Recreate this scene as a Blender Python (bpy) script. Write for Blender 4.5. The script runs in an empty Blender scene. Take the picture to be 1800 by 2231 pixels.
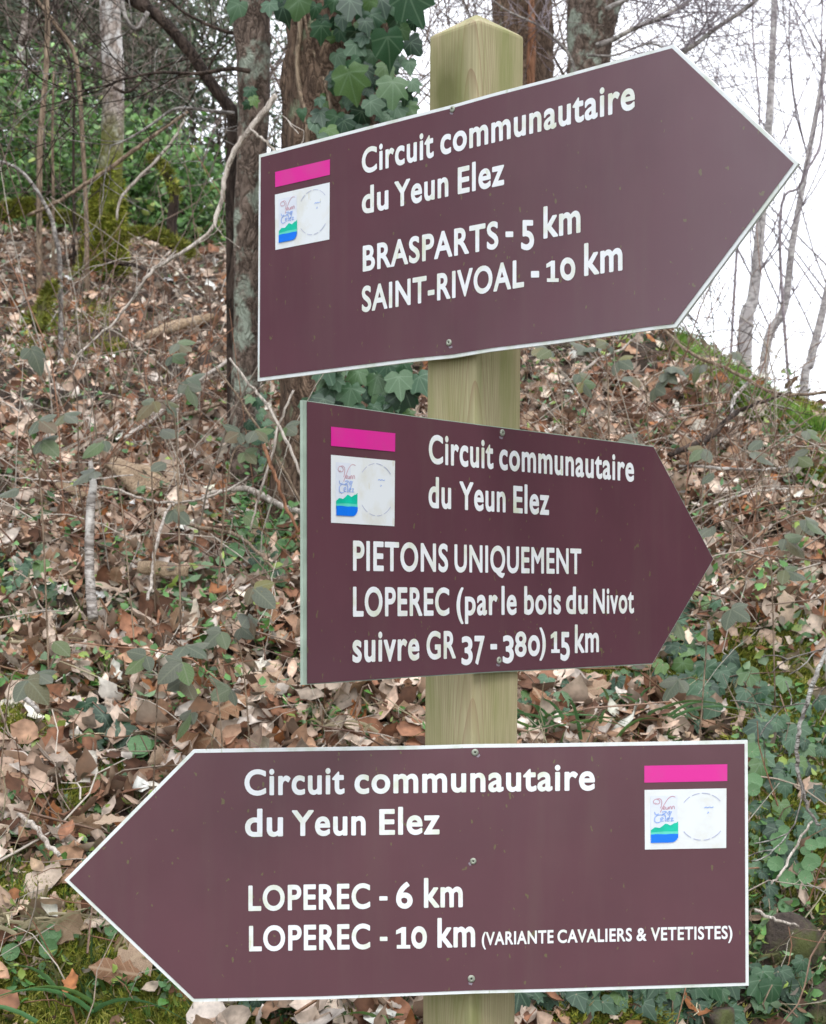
import bpy, bmesh, math, random
import numpy as np
from mathutils import Vector, Matrix

# ------------------------------------------------------------------ camera
SC = bpy.context.scene
COL = SC.collection
F, CX, HY, EYE = 3500.0, 900.0, 1299.0, 1.5      # focal length and horizon in photo pixels (1800 x 2231)
cam = bpy.data.cameras.new('camera')
cam_o = bpy.data.objects.new('camera', cam); COL.objects.link(cam_o)
cam_o.location = (0, 0, EYE); cam_o.rotation_euler = (math.radians(90), 0, 0)
cam.sensor_fit = 'HORIZONTAL'; cam.sensor_width = 36.0; cam.lens = 36.0 * F / 1800.0
cam.shift_y = (HY - 1115.5) / 1800.0
cam.clip_start = 0.05; cam.clip_end = 400
cam.dof.use_dof = True; cam.dof.focus_distance = 1.64; cam.dof.aperture_fstop = 29.0
SC.camera = cam_o

# ------------------------------------------------------------------ light
W = bpy.data.worlds.new('World'); SC.world = W; W.use_nodes = True
nt = W.node_tree; nt.nodes.clear()
out = nt.nodes.new('ShaderNodeOutputWorld'); bg = nt.nodes.new('ShaderNodeBackground')
sky = nt.nodes.new('ShaderNodeTexSky'); sky.sky_type = 'NISHITA'; sky.sun_disc = False
sky.sun_elevation = math.radians(48); sky.sun_rotation = math.radians(150)
tc = nt.nodes.new('ShaderNodeTexCoord'); noi = nt.nodes.new('ShaderNodeTexNoise')
noi.inputs['Scale'].default_value = 2.2; noi.inputs['Detail'].default_value = 3
ramp = nt.nodes.new('ShaderNodeValToRGB')
ramp.color_ramp.elements[0].position = .3; ramp.color_ramp.elements[0].color = (12.5, 12.9, 14.0, 1)
ramp.color_ramp.elements[1].position = .7; ramp.color_ramp.elements[1].color = (17.5, 17.9, 19.0, 1)
mx = nt.nodes.new('ShaderNodeMix'); mx.data_type = 'RGBA'; mx.inputs[0].default_value = .93
nt.links.new(tc.outputs['Generated'], noi.inputs['Vector']); nt.links.new(noi.outputs['Fac'], ramp.inputs[0])
nt.links.new(sky.outputs[0], mx.inputs[6]); nt.links.new(ramp.outputs[0], mx.inputs[7])
nt.links.new(mx.outputs[2], bg.inputs[0]); bg.inputs[1].default_value = .1
nt.links.new(bg.outputs[0], out.inputs[0])
sun = bpy.data.lights.new('sun', 'SUN'); sun.energy = .9; sun.angle = math.radians(25); sun.color = (1, .97, .92)
sun_o = bpy.data.objects.new('sun', sun); COL.objects.link(sun_o)
sun_o.rotation_euler = (math.radians(42), 0, math.radians(30))
SC.view_settings.view_transform = 'Standard'; SC.view_settings.look = 'None'
SC.view_settings.exposure = 0.60; SC.view_settings.gamma = 1.0; SC.view_settings.use_curve_mapping = False

rng = np.random.default_rng(7); random.seed(7)
RU = random.uniform

# ------------------------------------------------------------------ helpers
def P(px, py, Y):
    """the point that the photograph shows at (px, py), Y metres away"""
    return np.array([(px - CX) / F * Y, Y, EYE + (HY - py) / F * Y])

def mesh_np(name, V, Fa, mats=None, uv=None, tint=None, smooth=False, midx=None):
    V = np.asarray(V, dtype=np.float32); me = bpy.data.meshes.new(name)
    if isinstance(Fa, np.ndarray):
        nf, k = Fa.shape; flat = Fa.astype(np.int32).ravel(); st = np.arange(0, nf * k, k, dtype=np.int32)
    else:
        nf = len(Fa); ln = [len(f) for f in Fa]; flat = np.array([i for f in Fa for i in f], dtype=np.int32)
        st = np.concatenate([[0], np.cumsum(ln)[:-1]]).astype(np.int32)
    me.vertices.add(len(V)); me.vertices.foreach_set('co', V.ravel())
    me.loops.add(len(flat)); me.loops.foreach_set('vertex_index', flat)
    me.polygons.add(nf); me.polygons.foreach_set('loop_start', st)
    me.polygons.foreach_set('use_smooth', np.full(nf, bool(smooth)))
    if midx is not None: me.polygons.foreach_set('material_index', np.asarray(midx, dtype=np.int32))
    me.update(calc_edges=True)
    if uv is not None:
        l = me.uv_layers.new(name='uv'); l.data.foreach_set('uv', np.asarray(uv, dtype=np.float32)[flat].ravel())
    if tint is not None:
        a = me.color_attributes.new('tint', 'FLOAT_COLOR', 'POINT')
        t = np.ones((len(V), 4), dtype=np.float32); t[:, :3] = tint; a.data.foreach_set('color', t.ravel())
    if mats is not None:
        for m in (mats if isinstance(mats, (list, tuple)) else [mats]): me.materials.append(m)
    return me

LAB = set()
def ob(name, me, parent=None, label=None, cat=None, group=None, kind=None, loc=None):
    o = bpy.data.objects.new(name, me); COL.objects.link(o)
    if parent is not None: o.parent = parent
    if loc is not None: o.location = loc
    tag(o, label, cat, group, kind); return o
def tag(o, label=None, cat=None, group=None, kind=None):
    if label: o['label'] = label
    if cat: o['category'] = cat
    if group: o['group'] = group
    if kind: o['kind'] = kind
def thing(name, label, cat, loc=(0, 0, 0), group=None):
    return ob(name, None, None, label, cat, group, None, tuple(float(c) for c in loc))

class MB:
    """collects shapes for one mesh"""
    def __init__(s): s.V = []; s.F = []; s.n = 0; s.T = []
    def add(s, V, Fa, tint=None):
        V = np.asarray(V, dtype=float)
        s.V.append(V); s.F.extend([tuple(int(i) + s.n for i in f) for f in Fa]); s.n += len(V)
        s.T.append(np.tile(np.array(tint if tint is not None else (1, 1, 1), dtype=float), (len(V), 1)))
    def tube(s, pts, rad, n=6, tint=None, cap=True, rough=0.0, seed=0):
        V, Fa = tube(pts, rad, n, cap, rough, seed); s.add(V, Fa, tint)
    def mesh(s, name, mat, origin=(0, 0, 0), smooth=True, usetint=False):
        V = np.concatenate(s.V) - np.array(origin)
        return mesh_np(name, V, s.F, mat, tint=np.concatenate(s.T) if usetint else None, smooth=smooth)

def tube(pts, rad, n=6, cap=True, rough=0.0, seed=0):
    pts = np.asarray(pts, dtype=float); m = len(pts)
    rad = np.full(m, rad, dtype=float) if np.isscalar(rad) else np.asarray(rad, dtype=float)
    t = np.gradient(pts, axis=0); t /= np.linalg.norm(t, axis=1)[:, None] + 1e-9
    ref = np.array([0, 1, 0.]) if abs(t[0, 1]) < .85 else np.array([1, 0, 0.])
    V = np.zeros((m, n, 3)); a = np.arange(n) * 2 * math.pi / n
    r_ = np.random.default_rng(seed)
    ph = r_.uniform(0, 6.28, 4)
    for i in range(m):
        u = np.cross(t[i], ref); u /= np.linalg.norm(u) + 1e-9; w = np.cross(t[i], u); ref = -np.cross(t[i], u) if False else ref
        rr = rad[i]
        if rough:
            rr = rad[i] * (1 + rough * (np.sin(a * 3 + ph[0] + i * .35) * .5 + np.sin(a * 5 + ph[1] - i * .5) * .3 + r_.normal(0, .3, n)))
        V[i] = pts[i] + np.outer(np.cos(a) * rr, u) + np.outer(np.sin(a) * rr, w)
    Fa = []
    for i in range(m - 1):
        for j in range(n):
            k = (j + 1) % n; Fa.append((i * n + j, i * n + k, (i + 1) * n + k, (i + 1) * n + j))
    if cap: Fa.append(tuple(range(n))[::-1]); Fa.append(tuple((m - 1) * n + j for j in range(n)))
    return V.reshape(-1, 3), Fa

def smooth_path(pts, k=5):
    """Catmull-Rom through the points"""
    pts = np.asarray(pts, dtype=float); p = np.vstack([2 * pts[0] - pts[1], pts, 2 * pts[-1] - pts[-2]]); o = []
    for i in range(1, len(p) - 2):
        for j in range(k):
            t = j / k
            o.append(.5 * ((2 * p[i]) + (-p[i-1] + p[i+1]) * t + (2*p[i-1] - 5*p[i] + 4*p[i+1] - p[i+2]) * t*t + (-p[i-1] + 3*p[i] - 3*p[i+1] + p[i+2]) * t**3))
    o.append(pts[-1]); return np.array(o)
def jitter(pts, a, seed):
    r = np.random.default_rng(seed); q = np.array(pts); q[1:-1] += r.normal(0, a, q[1:-1].shape); return q
def lerp_r(r0, r1, n): return np.linspace(r0, r1, n)

# ------------------------------------------------------------------ materials
def mat(name):
    m = bpy.data.materials.new(name); m.use_nodes = True; n = m.node_tree
    b = n.nodes['Principled BSDF']; return m, n, b
def nd(n, t, **k):
    x = n.nodes.new(t)
    for a, v in k.items():
        if a.startswith('i_'): x.inputs[a[2:].replace('_', ' ')].default_value = v
        else: setattr(x, a, v)
    return x
def noise(n, vec, scale, detail=4, rough=.55, dist=0):
    x = nd(n, 'ShaderNodeTexNoise'); x.inputs['Scale'].default_value = scale; x.inputs['Detail'].default_value = detail
    x.inputs['Roughness'].default_value = rough; x.inputs['Distortion'].default_value = dist
    if vec is not None: n.links.new(vec, x.inputs['Vector'])
    return x.outputs['Fac']
def cramp(n, fac, stops):
    x = nd(n, 'ShaderNodeValToRGB'); r = x.color_ramp
    while len(r.elements) < len(stops): r.elements.new(.5)
    for e, (p, c) in zip(r.elements, stops): e.position = p; e.color = (*c, 1) if len(c) == 3 else c
    n.links.new(fac, x.inputs[0]); return x.outputs[0]
def fmix(n, fac, a, b, mode='MIX'):
    x = nd(n, 'ShaderNodeMix', data_type='RGBA', blend_type=mode)
    for s, v in ((0, fac), (6, a), (7, b)):
        if hasattr(v, 'links') or hasattr(v, 'is_output'): n.links.new(v, x.inputs[s])
        else: x.inputs[s].default_value = v if s == 0 else ((*v, 1) if len(v) == 3 else v)
    return x.outputs[2]
def mth(n, op, a, b=None, c=None, clamp=False):
    x = nd(n, 'ShaderNodeMath', operation=op, use_clamp=clamp)
    for i, v in enumerate((a, b, c)):
        if v is None: continue
        if hasattr(v, 'is_output'): n.links.new(v, x.inputs[i])
        else: x.inputs[i].default_value = v
    return x.outputs[0]
def bump(n, b, h, s, d=.002):
    x = nd(n, 'ShaderNodeBump'); x.inputs['Strength'].default_value = s; x.inputs['Distance'].default_value = d
    n.links.new(h, x.inputs['Height']); n.links.new(x.outputs[0], b.inputs['Normal'])
def mapping(n, scale, coord='Object'):
    c = nd(n, 'ShaderNodeTexCoord'); m = nd(n, 'ShaderNodeMapping'); m.inputs['Scale'].default_value = scale
    n.links.new(c.outputs[coord], m.inputs[0]); return m.outputs[0]
def geopos(n):
    return nd(n, 'ShaderNodeNewGeometry').outputs['Position']

def m_sign():
    m, n, b = mat('brown_film'); v = mapping(n, (1, 1, 1))
    a = noise(n, v, 9, 5); c = cramp(n, a, [(.3, (.101, .041, .055)), (.7, (.119, .048, .064))])
    # rain streaks and green specks
    vs = mapping(n, (26, 26, 3)); st = noise(n, vs, 1.0, 4, .6)
    c = fmix(n, mth(n, 'MULTIPLY', cramp(n, st, [(.5, (0, 0, 0)), (.8, (1, 1, 1))]), .16), c, (.15, .12, .10))
    sp = noise(n, mapping(n, (160, 160, 90)), 1, 2, .5); big = noise(n, v, 6, 2)
    k = mth(n, 'MULTIPLY', mth(n, 'GREATER_THAN', sp, .715), mth(n, 'GREATER_THAN', big, .42))
    c = fmix(n, mth(n, 'MULTIPLY', k, .5), c, (.16, .17, .06))
    n.links.new(c, b.inputs['Base Color']); b.inputs['Roughness'].default_value = .33
    b.inputs['IOR'].default_value = 1.62
    r = noise(n, v, 30, 3); n.links.new(mth(n, 'MULTIPLY_ADD', r, .10, .17), b.inputs['Roughness'])
    bump(n, b, noise(n, mapping(n, (4, 4, 4)), 1, 2), .25, .004); return m
def m_print(name, col, dirt=(.48, .52, .30), amt=.75, th=.56):
    m, n, b = mat(name); v = mapping(n, (1, 1, 1))
    a = noise(n, v, 38, 4, .6); s = noise(n, mapping(n, (90, 90, 30)), 1, 3, .6)
    k = mth(n, 'MULTIPLY', cramp(n, a, [(th - .1, (0, 0, 0)), (th + .14, (1, 1, 1))]), amt)
    k2 = mth(n, 'ADD', k, mth(n, 'MULTIPLY', mth(n, 'GREATER_THAN', s, .70), .5), clamp=True)
    n.links.new(fmix(n, k2, col, dirt), b.inputs['Base Color']); b.inputs['Roughness'].default_value = .4
    return m
def m_plain(name, col, rough=.6, var=.25, sc=12, metal=0):
    m, n, b = mat(name); a = noise(n, mapping(n, (1, 1, 1)), sc, 4)
    lo = tuple(c * (1 - var) for c in col); hi = tuple(min(1, c * (1 + var)) for c in col)
    n.links.new(cramp(n, a, [(.3, lo), (.7, hi)]), b.inputs['Base Color']); b.inputs['Roughness'].default_value = rough
    b.inputs['Metallic'].default_value = metal; return m
def m_post():
    m, n, b = mat('treated_pine'); tcn = nd(n, 'ShaderNodeTexCoord'); sx = nd(n, 'ShaderNodeSeparateXYZ')
    n.links.new(tcn.outputs['Object'], sx.inputs[0]); x, y, z = sx.outputs
    wob = noise(n, mapping(n, (5, 5, 1.1)), 1, 2, .5)
    xx = mth(n, 'ADD', mth(n, 'ADD', x, -.003), mth(n, 'MULTIPLY', mth(n, 'ADD', wob, -.5), .03))
    f = mth(n, 'ADD', mth(n, 'MULTIPLY', mth(n, 'MULTIPLY', xx, xx), 9500), mth(n, 'MULTIPLY', z, 18.0))
    f = mth(n, 'ADD', f, mth(n, 'MULTIPLY', noise(n, mapping(n, (9, 9, 1.5)), 1, 3, .6), 2.2))
    w = mth(n, 'FRACT', f); w = mth(n, 'POWER', w, 4.0)
    fine = noise(n, mapping(n, (420, 420, 6)), 1, 4, .6)
    c = cramp(n, fine, [(.25, (.29, .26, .14)), (.75, (.46, .41, .255))])
    c = fmix(n, mth(n, 'MULTIPLY', w, .62), c, (.25, .15, .095))
    gr = noise(n, mapping(n, (22, 22, 3.2)), 1, 4, .65)
    c = fmix(n, mth(n, 'MULTIPLY', cramp(n, gr, [(.42, (0, 0, 0)), (.64, (1, 1, 1))]), .66), c, (.20, .225, .075))
    pk = noise(n, mapping(n, (30, 30, 5)), 1, 2, .5)
    c = fmix(n, mth(n, 'MULTIPLY', cramp(n, pk, [(.55, (0, 0, 0)), (.75, (1, 1, 1))]), .4), c, (.42, .31, .20))
    # knot and stain near the top
    dx = mth(n, 'ADD', x, .020); dz = mth(n, 'ADD', z, -1.472)
    d = mth(n, 'SQRT', mth(n, 'ADD', mth(n, 'MULTIPLY', mth(n, 'MULTIPLY', dx, dx), 6.0), mth(n, 'MULTIPLY', dz, dz)))
    d = mth(n, 'ADD', d, mth(n, 'MULTIPLY', noise(n, mapping(n, (60, 60, 30)), 1, 3), .03))
    kn = cramp(n, d, [(.03, (1, 1, 1)), (.085, (0, 0, 0))])
    c = fmix(n, mth(n, 'MULTIPLY', kn, .85), c, (.10, .105, .035))
    ck = noise(n, mapping(n, (130, 130, 2.2)), 1, 2, .5); c = fmix(n, mth(n, 'MULTIPLY', cramp(n, ck, [(.70, (0, 0, 0)), (.74, (1, 1, 1))]), .6), c, (.10, .085, .045))
    n.links.new(c, b.inputs['Base Color']); b.inputs['Roughness'].default_value = .8; b.inputs['Specular IOR Level'].default_value = .2
    bump(n, b, mth(n, 'ADD', fine, w), .25, .0012); return m
def m_bark(name, dark, light, lichen=None, la=.5, vs=(40, 40, 9), moss=None, mz=None, bs=.9):
    m, n, b = mat(name); v = mapping(n, vs)
    a = noise(n, v, 1, 6, .65, .3); c = cramp(n, a, [(.32, dark), (.66, light)])
    rd = mth(n, 'ABSOLUTE', mth(n, 'SUBTRACT', noise(n, mapping(n, tuple(q * .7 for q in vs)), 1, 4, .62, .8), .5))
    c = fmix(n, cramp(n, rd, [(.0, (.8, .8, .8)), (.05, (0, 0, 0))]), c, tuple(x * .4 for x in dark))
    if lichen:
        l = noise(n, mapping(n, (14, 14, 11)), 1, 5, .62)
        c = fmix(n, cramp(n, l, [(1 - la, (0, 0, 0)), (1 - la + .09, (1, 1, 1))]), c, lichen)
    if moss:
        sx = nd(n, 'ShaderNodeSeparateXYZ'); n.links.new(nd(n, 'ShaderNodeTexCoord').outputs['Object'], sx.inputs[0])
        q = mth(n, 'ADD', sx.outputs[2], mth(n, 'MULTIPLY', mth(n, 'ADD', noise(n, mapping(n, (9, 9, 5)), 1, 4), -.5), -1.1))
        k = cramp(n, mth(n, 'DIVIDE', q, mz), [(.55, (1, 1, 1)), (1, (0, 0, 0))])
        mc = cramp(n, noise(n, mapping(n, (50, 50, 50)), 1, 3), [(.3, tuple(x * .5 for x in moss)), (.7, moss)])
        c = fmix(n, k, c, mc)
    n.links.new(c, b.inputs['Base Color']); b.inputs['Roughness'].default_value = .9; b.inputs['Specular IOR Level'].default_value = .2
    bump(n, b, mth(n, 'ADD', a, mth(n, 'MULTIPLY', mth(n, 'MINIMUM', rd, .12), 5)), bs, .012); return m
def m_tint(name, rough=.75, trans=0.0, sc=60, var=.35, back=None, spec=.3, veins=False):
    m, n, b = mat(name); at = nd(n, 'ShaderNodeAttribute', attribute_name='tint')
    a = noise(n, geopos(n), sc, 3); k = cramp(n, a, [(.3, (1 - var,) * 3), (.7, (1 + var * .5,) * 3)])
    c = fmix(n, 1.0, at.outputs['Color'], k, 'MULTIPLY')
    if back:
        g = nd(n, 'ShaderNodeNewGeometry'); c = fmix(n, mth(n, 'MULTIPLY', g.outputs['Backfacing'], back[1]), c, back[0])
    n.links.new(c, b.inputs['Base Color']); b.inputs['Roughness'].default_value = rough
    b.inputs['Specular IOR Level'].default_value = spec
    if trans: addtrans(n, b, c, trans)
    return m
def addtrans(n, b, c, k):
    t = nd(n, 'ShaderNodeBsdfTranslucent'); n.links.new(c, t.inputs[0]); x = nd(n, 'ShaderNodeMixShader'); x.inputs[0].default_value = k
    o = [q for q in n.nodes if q.type == 'OUTPUT_MATERIAL'][0]
    n.links.new(b.outputs[0], x.inputs[1]); n.links.new(t.outputs[0], x.inputs[2]); n.links.new(x.outputs[0], o.inputs[0])
def m_leafobj(name, stops, rough=.7, veincol=None, spec=.35, trans=.1, kind='pin', sc=70):
    """leaf that is an object of its own: colour by object, veins from the uv"""
    m, n, b = mat(name); oi = nd(n, 'ShaderNodeObjectInfo')
    c = cramp(n, oi.outputs['Random'], stops)
    a = noise(n, mapping(n, (1, 1, 1)), sc, 4); c = fmix(n, 1.0, c, cramp(n, a, [(.3, (.62,) * 3), (.7, (1.15,) * 3)]), 'MULTIPLY')
    if veincol:
        uv = nd(n, 'ShaderNodeUVMap', uv_map='uv'); s = nd(n, 'ShaderNodeSeparateXYZ'); n.links.new(uv.outputs[0], s.inputs[0]); u, v = s.outputs[0], s.outputs[1]
        if kind == 'palm':
            d = None
            for ang in (0, 38, -38, 82, -82):
                cs, sn = math.cos(math.radians(ang)), math.sin(math.radians(ang))
                al = mth(n, 'ADD', mth(n, 'MULTIPLY', u, sn), mth(n, 'MULTIPLY', v, cs))
                ac = mth(n, 'ABSOLUTE', mth(n, 'ADD', mth(n, 'MULTIPLY', u, cs), mth(n, 'MULTIPLY', v, -sn)))
                ac = mth(n, 'ADD', ac, mth(n, 'MULTIPLY', mth(n, 'LESS_THAN', al, 0), 9))
                d = ac if d is None else mth(n, 'MINIMUM', d, ac)
            k = cramp(n, d, [(.008, (1, 1, 1)), (.03, (0, 0, 0))])
        else:
            au = mth(n, 'ABSOLUTE', u)
            mid = cramp(n, au, [(.01, (1, 1, 1)), (.035, (0, 0, 0))])
            fr = mth(n, 'FRACT', mth(n, 'MULTIPLY', mth(n, 'SUBTRACT', v, mth(n, 'MULTIPLY', au, .9)), 7))
            k = mth(n, 'MAXIMUM', mid, mth(n, 'MULTIPLY', mth(n, 'GREATER_THAN', fr, .86), .6))
        c = fmix(n, mth(n, 'MULTIPLY', k, .32 if kind == 'palm' else .5), c, veincol)
    n.links.new(c, b.inputs['Base Color']); b.inputs['Roughness'].default_value = rough; b.inputs['Specular IOR Level'].default_value = spec
    bump(n, b, a, .3, .003)
    if trans: addtrans(n, b, c, trans)
    return m
def m_soil():
    m, n, b = mat('soil'); p = geopos(n)
    a = noise(n, p, 9, 8, .7); c = cramp(n, a, [(.3, (.022, .014, .009)), (.55, (.07, .045, .03)), (.75, (.15, .10, .065))])
    n.links.new(c, b.inputs['Base Color']); b.inputs['Roughness'].default_value = .95
    bump(n, b, noise(n, p, 40, 6, .7), 1, .02); return m

M = {}
M['brown'] = m_sign()
M['white'] = m_print('white_edge', (.74, .77, .78), (.44, .50, .34), .6, .58)
M['letter'] = m_print('white_lettering', (.78, .80, .83), (.58, .62, .42), .7, .58)
M['edgegreen'] = m_plain('weathered_edge', (.33, .41, .34), .6, .2, 40)
M['pink'] = m_print('pink_bar', (.66, .018, .29), (.55, .06, .26), .5, .55)
M['sticker'] = m_print('white_sticker', (.72, .755, .785), (.60, .58, .47), .55, .56)
M['lgreen'] = m_plain('logo_green', (.0, .47, .32), .4, .12, 90); M['lmint'] = m_plain('logo_mint', (.10, .60, .47), .4, .1, 90)
M['lblue'] = m_plain('logo_blue', (.0, .17, .80), .4, .05, 90)
M['lred'] = m_plain('logo_red', (.52, .28, .34), .5, .1, 90); M['lblue2'] = m_plain('logo_script_blue', (.22, .36, .74), .5, .1, 90)
M['lgrey'] = m_plain('logo_grey', (.38, .40, .56), .5, .1, 90); M['lsky'] = m_plain('logo_pale', (.66, .70, .78), .5, .05, 40)
M['screw'] = m_plain('dull_screw', (.30, .32, .26), .55, .35, 300, .35); M['screwhole'] = m_plain('screw_recess', (.03, .03, .025), .8)
M['scuff'] = m_plain('pale_scuff', (.24, .20, .24), .5, .2, 200)
M['post'] = m_post()
M['soil'] = m_soil()
M['bark_big'] = m_bark('brown_bark', (.065, .040, .028), (.27, .185, .13), (.22, .24, .15), .40, (44, 44, 17))
M['bark_lichen'] = m_bark('lichen_bark', (.085, .06, .046), (.27, .205, .165), (.33, .37, .30), .50, (40, 40, 24))
M['bark_pale'] = m_bark('pale_bark', (.20, .15, .12), (.56, .49, .44), (.70, .68, .65), .52, (30, 30, 20), (.20, .22, .04), .95)
M['bark_moss'] = m_bark('mossy_bark', (.04, .03, .02), (.16, .12, .08), (.16, .18, .04), .55, (26, 26, 10))
M['bark_grey'] = m_bark('grey_bark', (.20, .175, .16), (.46, .43, .395), (.54, .54, .50), .42, (18, 18, 26))
M['bark_mid'] = m_bark('mid_twig_bark', (.14, .10, .085), (.32, .265, .23), None, .4, (30, 30, 20), bs=.3)
M['bark_flare'] = m_bark('flare_pale_bark', (.36, .33, .33), (.62, .59, .57), (.60, .60, .56), .42, (18, 18, 26), bs=.3)  # bark colour paled to stand for bright sky flare around thin stems
M['bark_flare2'] = m_bark('flare_mauve_bark', (.24, .20, .22), (.42, .37, .39), None, .42, (18, 18, 26), bs=.3)  # mauve twigs, their colour likewise lightened for the sky flare
M['bark_dark'] = m_bark('dark_bark', (.03, .021, .017), (.11, .08, .064), (.18, .18, .13), .28, (30, 30, 9))
M['stick'] = m_bark('peeled_stick', (.34, .28, .23), (.70, .64, .57), (.3, .24, .18), .32, (60, 60, 14), bs=.4)
M['birch'] = m_bark('birch_stick', (.16, .13, .11), (.52, .48, .44), (.58, .55, .51), .50, (20, 20, 90), bs=.3)
M['rotten'] = m_bark('rotten_wood', (.30, .20, .12), (.60, .46, .32), None, .4, (14, 60, 60), bs=.6)
M['vine'] = m_bark('ivy_stem', (.15, .10, .07), (.40, .31, .22), None, .4, (70, 70, 16), bs=.5)
M['twig'] = m_tint('twig_bark', .85, 0, 90, .3)
M['litter'] = m_tint('dry_litter', .72, .08, 70, .38, ((.42, .33, .25), .45), .25)
M['foliage'] = m_tint('green_foliage', .42, .18, 40, .3, None, .45)
M['moss'] = m_tint('moss', .9, .1, 30, .35, None, .15)
M['grass'] = m_tint('grass_blade', .5, .15, 50, .2, None, .4)
def m_rock():
    m, n, b = mat('rock'); v = mapping(n, (1, 1, 1)); a = noise(n, v, 26, 8, .7); c = cramp(n, a, [(.3, (.035, .026, .022)), (.6, (.12, .09, .07)), (.8, (.2, .18, .15))])
    c = fmix(n, cramp(n, noise(n, v, 12, 5, .6), [(.5, (0, 0, 0)), (.62, (.9, .9, .9))]), c, (.10, .12, .03)); n.links.new(c, b.inputs['Base Color']); b.inputs['Roughness'].default_value = .9; bump(n, b, a, 1, .02); return m
M['rock'] = m_rock()
M['dry'] = m_leafobj('dry_oak_leaf', [(0, (.22, .10, .045)), (.12, (.40, .27, .18)), (.35, (.50, .38, .28)), (.6, (.36, .23, .14)), (.8, (.54, .43, .33)), (1, (.30, .135, .055))], .7, (.50, .38, .26), .25, .1)
M['ivy'] = m_leafobj('ivy_leaf', [(0, (.012, .042, .02)), (.35, (.022, .075, .032)), (.7, (.04, .11, .045)), (.85, (.065, .14, .065)), (1, (.10, .19, .04))], .30, (.20, .30, .19), .5, .08, 'palm', 50)
M['bramble'] = m_leafobj('bramble_leaf', [(0, (.075, .10, .06)), (.45, (.13, .14, .10)), (.7, (.10, .17, .05)), (.88, (.14, .09, .06)), (1, (.17, .16, .04))], .45, (.20, .22, .14), .45, .2, 'pin', 50)
M['penny'] = m_leafobj('pennywort_leaf', [(0, (.09, .20, .07)), (1, (.13, .27, .11))], .45, (.22, .36, .18), .45, .2, 'palm', 30)

# ------------------------------------------------------------------ ground
GX = np.array([-9, -6, -3, -1.5, -.5, .2, .8, 1.4, 2.2, 4, 9.])
GY = np.array([.4, 1.3, 1.9, 2.3, 2.8, 3.4, 4.2, 5.0, 5.7, 6.5, 8, 10, 13, 20, 60.])
H = np.array([
 [-1.55]*11,
 [-1.2]*6 + [-1.3, -1.35, -1.4, -1.4, -1.4],
 [-.8, -.8, -.8, -.8, -.8, -.85, -1.05, -1.1, -1.15, -1.2, -1.3],
 [-.5, -.5, -.5, -.5, -.5, -.55, -.80, -.82, -.9, -1.0, -1.2],
 [-.26, -.26, -.26, -.26, -.26, -.28, -.30, -.32, -.4, -.7, -1.1],
 [0, 0, 0, 0, 0, 0, -.06, -.08, -.2, -.5, -1.],
 [.28, .28, .28, .28, .28, .28, .27, .20, 0, -.4, -1.],
 [.55, .55, .55, .55, .55, .58, .68, .49, .2, -.5, -1.2],
 [.8, .8, .8, .8, .8, .86, .945, .60, .22, -.6, -1.4],
 [1.1, 1.1, 1.1, 1.08, 1.08, 1.05, .90, .42, 0, -.8, -1.6],
 [1.7, 1.68, 1.66, 1.66, 1.55, 1.2, .62, .05, -.5, -1.2, -2.],
 [2.3, 2.3, 2.27, 2.25, 1.95, 1.2, .3, -.5, -1.0, -1.6, -2.4],
 [3.0, 3.0, 2.95, 2.8, 2.2, 1.0, 0, -1.0, -1.6, -2.2, -3.],
 [3.2, 3.2, 3.0, 2.6, 1.5, .2, -1., -1.8, -2.4, -3, -3.5],
 [2., 2., 1.5, .5, -.5, -1.5, -2.5, -3, -3.2, -3.6, -4.]])
def herm(k, v, x):
    """v: (..., len(k)) ; x: (...)"""
    m = np.gradient(v, k, axis=-1); i = np.clip(np.searchsorted(k, x) - 1, 0, len(k) - 2)
    h = k[i+1] - k[i]; t = np.clip((x - k[i]) / h, 0, 1)
    g = lambda a, j: np.take_along_axis(a, j[..., None], -1)[..., 0]
    return ((2*t**3 - 3*t**2 + 1) * g(v, i) + (t**3 - 2*t**2 + t) * h * g(m, i) + (-2*t**3 + 3*t**2) * g(v, i+1) + (t**3 - t**2) * h * g(m, i+1))
_nr = np.random.default_rng(3); _nd = [(_nr.uniform(0, 6.28), _nr.uniform(0, 6.28), s, a) for s, a in [(7, .014)]*4 + [(15, .008)]*5 + [(31, .005)]*6]
def hraw(X, Y):
    X = np.asarray(X, float); Y = np.asarray(Y, float); sh = X.shape; X = X.ravel(); Y = Y.ravel()
    cols = np.stack([herm(GY, np.broadcast_to(H[:, j], (len(X), len(GY))), Y) for j in range(len(GX))], -1)
    z = herm(GX, cols, X)
    for an, ph, s, a in _nd: z = z + a * np.sin(s * (X * math.cos(an) + Y * math.sin(an)) + ph + 1.3 * np.sin(s * .6 * (X * math.sin(an) - Y * math.cos(an))))
    return (z + EYE).reshape(sh)
_gx = np.arange(-7, 7.001, .025); _gy = np.arange(1.0, 17.001, .025)
_GH = hraw(*np.meshgrid(_gx, _gy))                       # [iy, ix]
def gh(X, Y):
    X = np.asarray(X, float); Y = np.asarray(Y, float)
    fx = np.clip((X + 7) / .025, 0, len(_gx) - 1.001); fy = np.clip((Y - 1.0) / .025, 0, len(_gy) - 1.001)
    ix = fx.astype(int); iy = fy.astype(int); tx = fx - ix; ty = fy - iy
    return (_GH[iy, ix]*(1-tx) + _GH[iy, ix+1]*tx)*(1-ty) + (_GH[iy+1, ix]*(1-tx) + _GH[iy+1, ix+1]*tx)*ty
def gn(X, Y):
    e = .06; nx = -(gh(X + e, Y) - gh(X - e, Y)) / (2*e); ny = -(gh(X, Y + e) - gh(X, Y - e)) / (2*e)
    n = np.stack([nx, ny, np.ones_like(nx)], -1); return n / np.linalg.norm(n, axis=-1, keepdims=True)
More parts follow.
